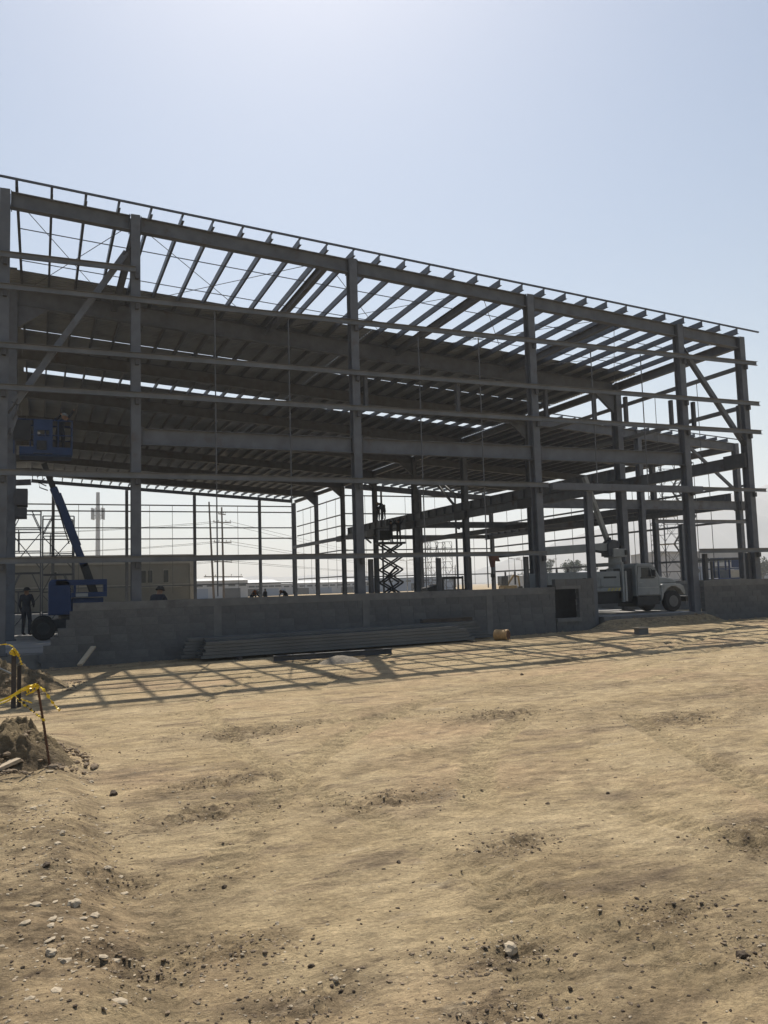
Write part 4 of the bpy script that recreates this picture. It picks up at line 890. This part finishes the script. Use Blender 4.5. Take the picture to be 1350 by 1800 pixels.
rl.build('cage', 'blue', t)
MB().box(40.1, 40.7, 39.19, 39.22, 2.2, 2.72).build('control_panel', 'blue', t)
MB().box(40.0, 40.92, 39.3, 40.5, 1.56, 2.02).build('machine_box', 'trim', t)
for x in (39.3, 40.7):
    for y in (39.2, 40.6): wheel(x, y, .36, .36, .25, t)

# ------------------------------------------------------------------ scaffolds
def scaffold(label, x0, y0, w, d, levels, h=1.9, stairs=False, z=FL):
    t = T('scaffold_tower', label, 'scaffold', (x0+w/2, y0+d/2, z)); r = .026
    for lv in range(levels):
        za = z+lv*h
        for y in (y0, y0+d):
            f = MB()
            for x in (x0, x0+w): f.tube([(x, y, za), (x, y, za+h)], r, 5)
            for k in (.35, .7, 1.0): f.tube([(x0, y, za+h*k), (x0+w, y, za+h*k)], r*.8, 5)
            f.tube([(x0+.25*w, y, za+h*.35), (x0+.25*w, y, za+h*.7)], r*.7, 5); f.tube([(x0, y, za+h*.7), (x0+.3*w, y, za+h)], r*.7, 5).tube([(x0+w, y, za+h*.7), (x0+.7*w, y, za+h)], r*.7, 5)
            f.build('end_frame', 'rod', t)
        c = MB()
        for x in (x0, x0+w): c.tube([(x, y0, za+.2), (x, y0+d, za+h*.8)], r*.6, 4).tube([(x, y0+d, za+.2), (x, y0, za+h*.8)], r*.6, 4)
        c.tube([(x0, y0, za+.15), (x0+w, y0, za+h*.65)], r*.6, 4).tube([(x0+w, y0, za+.15), (x0, y0, za+h*.65)], r*.6, 4)
        c.build('cross_brace', 'rod', t)
        if stairs:
            s = MB(); xa, xb = x0+w+.1, x0+w+1.7
            if lv % 2: xa, xb = xb, xa
            s.bar((xa, y0, za), (xb, y0, za+h), .05, .12).bar((xa, y0+.6, za), (xb, y0+.6, za+h), .05, .12)
            for k in range(1, 9): q = k/9; s.box(min(xa+(xb-xa)*q-.1, xa+(xb-xa)*q+.1), max(xa+(xb-xa)*q-.1, xa+(xb-xa)*q+.1), y0+.03, y0+.57, za+h*q-.015, za+h*q+.015)
            s.tube([(xa, y0-.02, za+.9), (xb, y0-.02, za+h+.9)], .02, 4)
            s.build('stair', 'rod', t)
            MB().box(x0+.02, x0+w, y0+.02, y0+d-.02, za+h-.04, za+h).build('deck', 'rod', t)
            p = MB()
            for x in (x0+w+1.8,): p.tube([(x, y0, za), (x, y0, za+h)], r, 5).tube([(x, y0+.6, za), (x, y0+.6, za+h)], r, 5)
            p.build('stair_post', 'rod', t)
    return t
scaffold('tall scaffold tower with zigzag stairs inside the right wing', 41.3, 46.4, 1.3, 1.4, 5, 2.0, True, .1)
scaffold('mid height scaffold tower beyond the thick inner column', 33.6, 69.5, 1.1, 1.5, 3, 1.9, False, 0)
scaffold('mid height scaffold tower right beside its twin beyond the inner columns', 35.4, 69.9, 1.0, 1.4, 3, 1.9, False, 0)
scaffold('scaffold frame standing behind the left corner column', -.95, 32.6, 1.0, 1.4, 2, 2.25, False)
scaffold('scaffold frame at the left beside the blue lift boom', .12, 33.4, 1.1, 1.5, 2, 2.2, False)

# ------------------------------------------------------------------ neighbourhood
t = T('office_building', 'low beige building with small windows behind the left bay', 'building', (0, 90, 0))
MB().box(-28, 14.5, 84, 100, -.2, 4.55).build('wall', 'render', t)
MB().box(-28.1, 14.6, 83.9, 100.1, 4.552, 5.45).build('parapet', 'trim', t)
MB().box(-28.0, 14.52, 83.93, 83.998, 2.42, 2.52).box(9.0, 13.2, 83.9, 83.995, 2.2, 2.34).build('string_course', 'trim', t)
for xa, xb in ((9.2, 9.78), (9.84, 10.4), (11.35, 11.95), (4.0, 4.6), (1.0, 1.6), (-3, -2.4)):
    w = MB().box(xa, xb, 83.93, 83.995, 2.62, 3.95).build('window', 'trim', t)
    MB().box(xa+.06, xb-.06, 83.915, 83.932, 2.68, 3.89).build('pane', 'glass', w)
MB().box(14.0, 14.5, 83.9, 83.996, .0, 4.55).build('corner_pilaster', 'trim', t)
def warehouse(label, x0, x1, y, d, h, m, roof=1.0, doors=3):
    t = T('warehouse', label, 'building', ((x0+x1)/2, y, 0))
    MB().box(x0, x1, y, y+d, -.2, h).build('wall', m, t)
    MB().add([(x0-.3, y-.3, h), (x1+.3, y-.3, h), (x1+.3, y+d+.3, h), (x0-.3, y+d+.3, h), (x0-.3, y+d/2, h+roof), (x1+.3, y+d/2, h+roof)], [(0, 1, 5, 4), (2, 3, 4, 5), (0, 4, 3), (1, 2, 5), (0, 3, 2, 1)]).build('roof', 'mast', t)
    for k in range(doors):
        xc = x0+(x1-x0)*(k+.5)/doors; MB().box(xc-2, xc+2, y-.06, y-.003, -.1, h*.55).build('door', 'blackm' if k % 2 else 'whb', t)
    for k in range(doors*3):
        xc = x0+(x1-x0)*(k+.5)/(doors*3); MB().box(xc-.8, xc+.8, y-.05, y-.003, h*.66, h*.8).build('window', 'glass', t)
warehouse('grey warehouse far behind the left part of the frame', 44, 60, 215, 20, 3.4, 'wh')
warehouse('long pale warehouse far behind the back corner post', 60, 95, 230, 24, 3.2, 'wh', .8, 5)
warehouse('blue grey warehouse far behind the scissor lift', 92, 118, 225, 20, 4.0, 'whb', .7)
warehouse('low grey shed far behind the power poles', 30, 45, 190, 14, 4.0, 'wh', .6, 2)
warehouse('grey block far behind the blue platform lift', 112, 128, 120, 16, 6.4, 'wh', .5)
warehouse('long low shed far off past the right end of the frame', 150, 230, 170, 20, 4.2, 'wh', .6, 6)
warehouse('pale shed far off behind the right wing', 112, 135, 175, 14, 3.0, 'wh', .6, 2)
t = T('mobile_phone_mast', 'pale monopole mast with antenna panels far behind the left bay', 'mast', (18.7, 300, 0))
MB().tube([(18.7, 300, 0), (18.7, 300, 37)], .95, 12, .6).build('pole', 'mast', t)
for k in range(6):
    a = k*math.pi/3+.2; x, y = 18.7+2.0*math.cos(a), 300+2.0*math.sin(a); MB().box(x-.35, x+.35, y-.2, y+.2, 27.5, 31.5).build('antenna_panel', 'mast', t)
    MB().bar((18.7, 300, 29), (x, y, 29), .2, .2).build('bracket', 'mast', t)
def power_pole(label, x, y, h, arms, r=.15, lean=0):
    t = T('power_pole', label, 'power pole', (x, y, 0)); p = MB().tube([(x, y, -.3), (x+lean, y, h)], r, 8, r*.65).build('pole', 'pole', t)
    for z, w in arms:
        xx = x+lean*z/h; MB().bar((xx-w, y-.1, z), (xx+w, y-.1, z-.12), .1, .12).build('crossarm', 'pole', t)
        for s in (-1, -.45, .45, 1): MB().lathe([(.05, 0), (.07, .05), (.05, .1), (.06, .16), (.03, .2)], (xx+s*w*.92, y-.1, z+.06), n=8).build('insulator', 'trim', t)
    return t
power_pole('plain leaning power pole left of the cross armed pole', 21.5, 110, 13.6, [], .16, -.55)
power_pole('tall power pole with three cross arms behind the left bay', 22.8, 110, 12.9, [(12.0, .5), (10.9, 1.2), (8.2, 1.2), (5.6, 1.2), (3.6, 2.6)], .16, -.15)
power_pole('short distant power pole behind the inner side wall', 262, 500, 13, [(12, 2.2), (10, 2)], .3)
power_pole('distant twin armed power pole right of the back corner', 210, 400, 12, [(11.2, 2.0)], .3)
def cable(label, p, q, sag, r=.02):
    P, Q = Vector(p), Vector(q); pts = [P.lerp(Q, k/14)-Vector((0, 0, sag*4*(k/14)*(1-k/14))) for k in range(15)]
    o = MB().tube(pts, r, 4).build('power_cable', 'blackm'); tag(o, label, 'cable', 'power cables on the tall pole')
for z, nm_ in ((10.95, 'upper'), (8.25, 'middle'), (5.65, 'lower')):
    for s, sd_ in ((-1, 'left'), (1, 'right')):
        cable('%s %s cable running right from the tall power pole to the horizon' % (nm_, sd_), (22.7+s*1.1, 110, z), (262+s*2, 500, 12-(10.95-z)*.5), 1.5, .025)
        cable('%s %s cable running left from the tall power pole' % (nm_, sd_), (22.7+s*1.1, 110, z), (-28+s*1.1, 128, z+.3), 1.0, .022)
power_pole('power pole hidden far left with cables from the tall pole', -28, 128, 12.5, [(11.25, 1.2), (8.55, 1.2), (5.95, 1.2)])
def street_lamp(label, x, y, h):
    t = T('street_lamp', label, 'street lamp', (x, y, 0)); MB().tube([(x, y, 0), (x, y, h)], .1, 8, .06).build('pole', 'lamp', t)
    for s in (-1, 1): MB().bar((x, y, h-.1), (x+s*1.0, y, h+.1), .08, .08).box(x+s*1.0-.4, x+s*1.0+.4, y-.15, y+.15, h+.02, h+.16).build('lamp_head', 'lamp', t)
for x, y, lab in ((67.8, 150, 'double lamp post far behind the scissor lift, left of two'), (70.4, 150, 'double lamp post far behind the scissor lift, right of two'), (92.9, 150, 'double lamp post far behind the thick middle columns'), (101, 160, 'double lamp post far behind the truck boom'), (109, 160, 'double lamp post left of the distant trees')):
    street_lamp(lab, x, y, 6.6)
def tree(label, x, y, h, r, seed, trunk=.4):
    R_ = np.random.RandomState(seed); t = T('tree', label, 'tree', (x, y, 0))
    tr = MB().tube([(x, y, -.2), (x+.1, y, h*.35), (x, y, h*.8)], .25, 7, .07)
    cl = []
    for k in range(9):
        a = R_.rand()*6.28; e = Vector((x+math.cos(a)*r*.6, y+math.sin(a)*r*.6, h*(.45+.4*R_.rand()))); tr.tube([(x, y, h*trunk*(.8+.4*R_.rand())), e], .09, 5, .03); cl.append(e)
    tr.build('trunk', 'bark', t)
    V = []; F = []
    for k in range(16): cl.append(Vector((x+R_.normal(0, r*.42), y+R_.normal(0, r*.42), h*(trunk+.08)+R_.rand()*h*(.9-trunk))))
    for c_ in cl:
        rr = r*R_.uniform(.22, .42)
        for q in range(70):
            d = R_.normal(size=3); d /= np.linalg.norm(d); p = np.array(c_)+d*rr*R_.rand()**.4; n1 = R_.normal(size=3); n1 /= np.linalg.norm(n1); n2 = np.cross(n1, R_.normal(size=3)); n2 /= np.linalg.norm(n2); s = r*.07*R_.uniform(.6, 1.5)
            k0 = len(V); V += [p-n1*s, p-n2*s*.7, p+n1*s, p+n2*s*.7]; F.append((k0, k0+1, k0+2, k0+3))
    MB().add(V, F).build('crown', 'leaf', t)
tree('tallest round tree far behind the doorway post', 128.5, 180, 6.6, 2.6, 1)
tree('bare topped tree right of the tallest round tree', 132.5, 182, 6.9, 1.7, 2, .6)
tree('thin topped tree behind the tallest round tree', 126, 186, 7.4, 1.6, 3, .65)
tree('small round tree far off behind the truck boom', 114.2, 180, 3.9, 2.0, 4, .25)
tree('bushy tree far off right of the doorway trees', 141, 190, 5.0, 2.6, 5, .25)
tree('low dark tree past the right end of the frame', 172, 158, 5.2, 3.2, 6, .2)
t = T('storage_tank', 'pale round storage tank in front of the distant trees', 'tank', (126.5, 172, 0))
MB().lathe([(2.2, 0), (2.2, 3.4), (2.0, 3.6), (.2, 4.0)], (126.5, 172, 0), n=24).build('shell', 'wh', t)
for z in (.9, 1.8, 2.7): MB().lathe([(2.22, z-.05), (2.24, z), (2.22, z+.05)], (126.5, 172, 0), n=24).build('hoop', 'mast', t)

# ------------------------------------------------------------------ haze
hm = bpy.data.materials.new('haze_air'); hm.use_nodes = True; n_ = hm.node_tree.nodes; n_.remove(n_['Principled BSDF'])
pv = n_.new('ShaderNodeVolumePrincipled'); pv.inputs['Density'].default_value = .0005; pv.inputs['Color'].default_value = (.86, .92, 1, 1); pv.inputs['Anisotropy'].default_value = .25
hm.node_tree.links.new(pv.outputs[0], n_['Material Output'].inputs['Volume'])
o = MB().box(-1420, 3320, -260, 2500, -2.2, 280).build('haze', hm); o['kind'] = 'stuff'
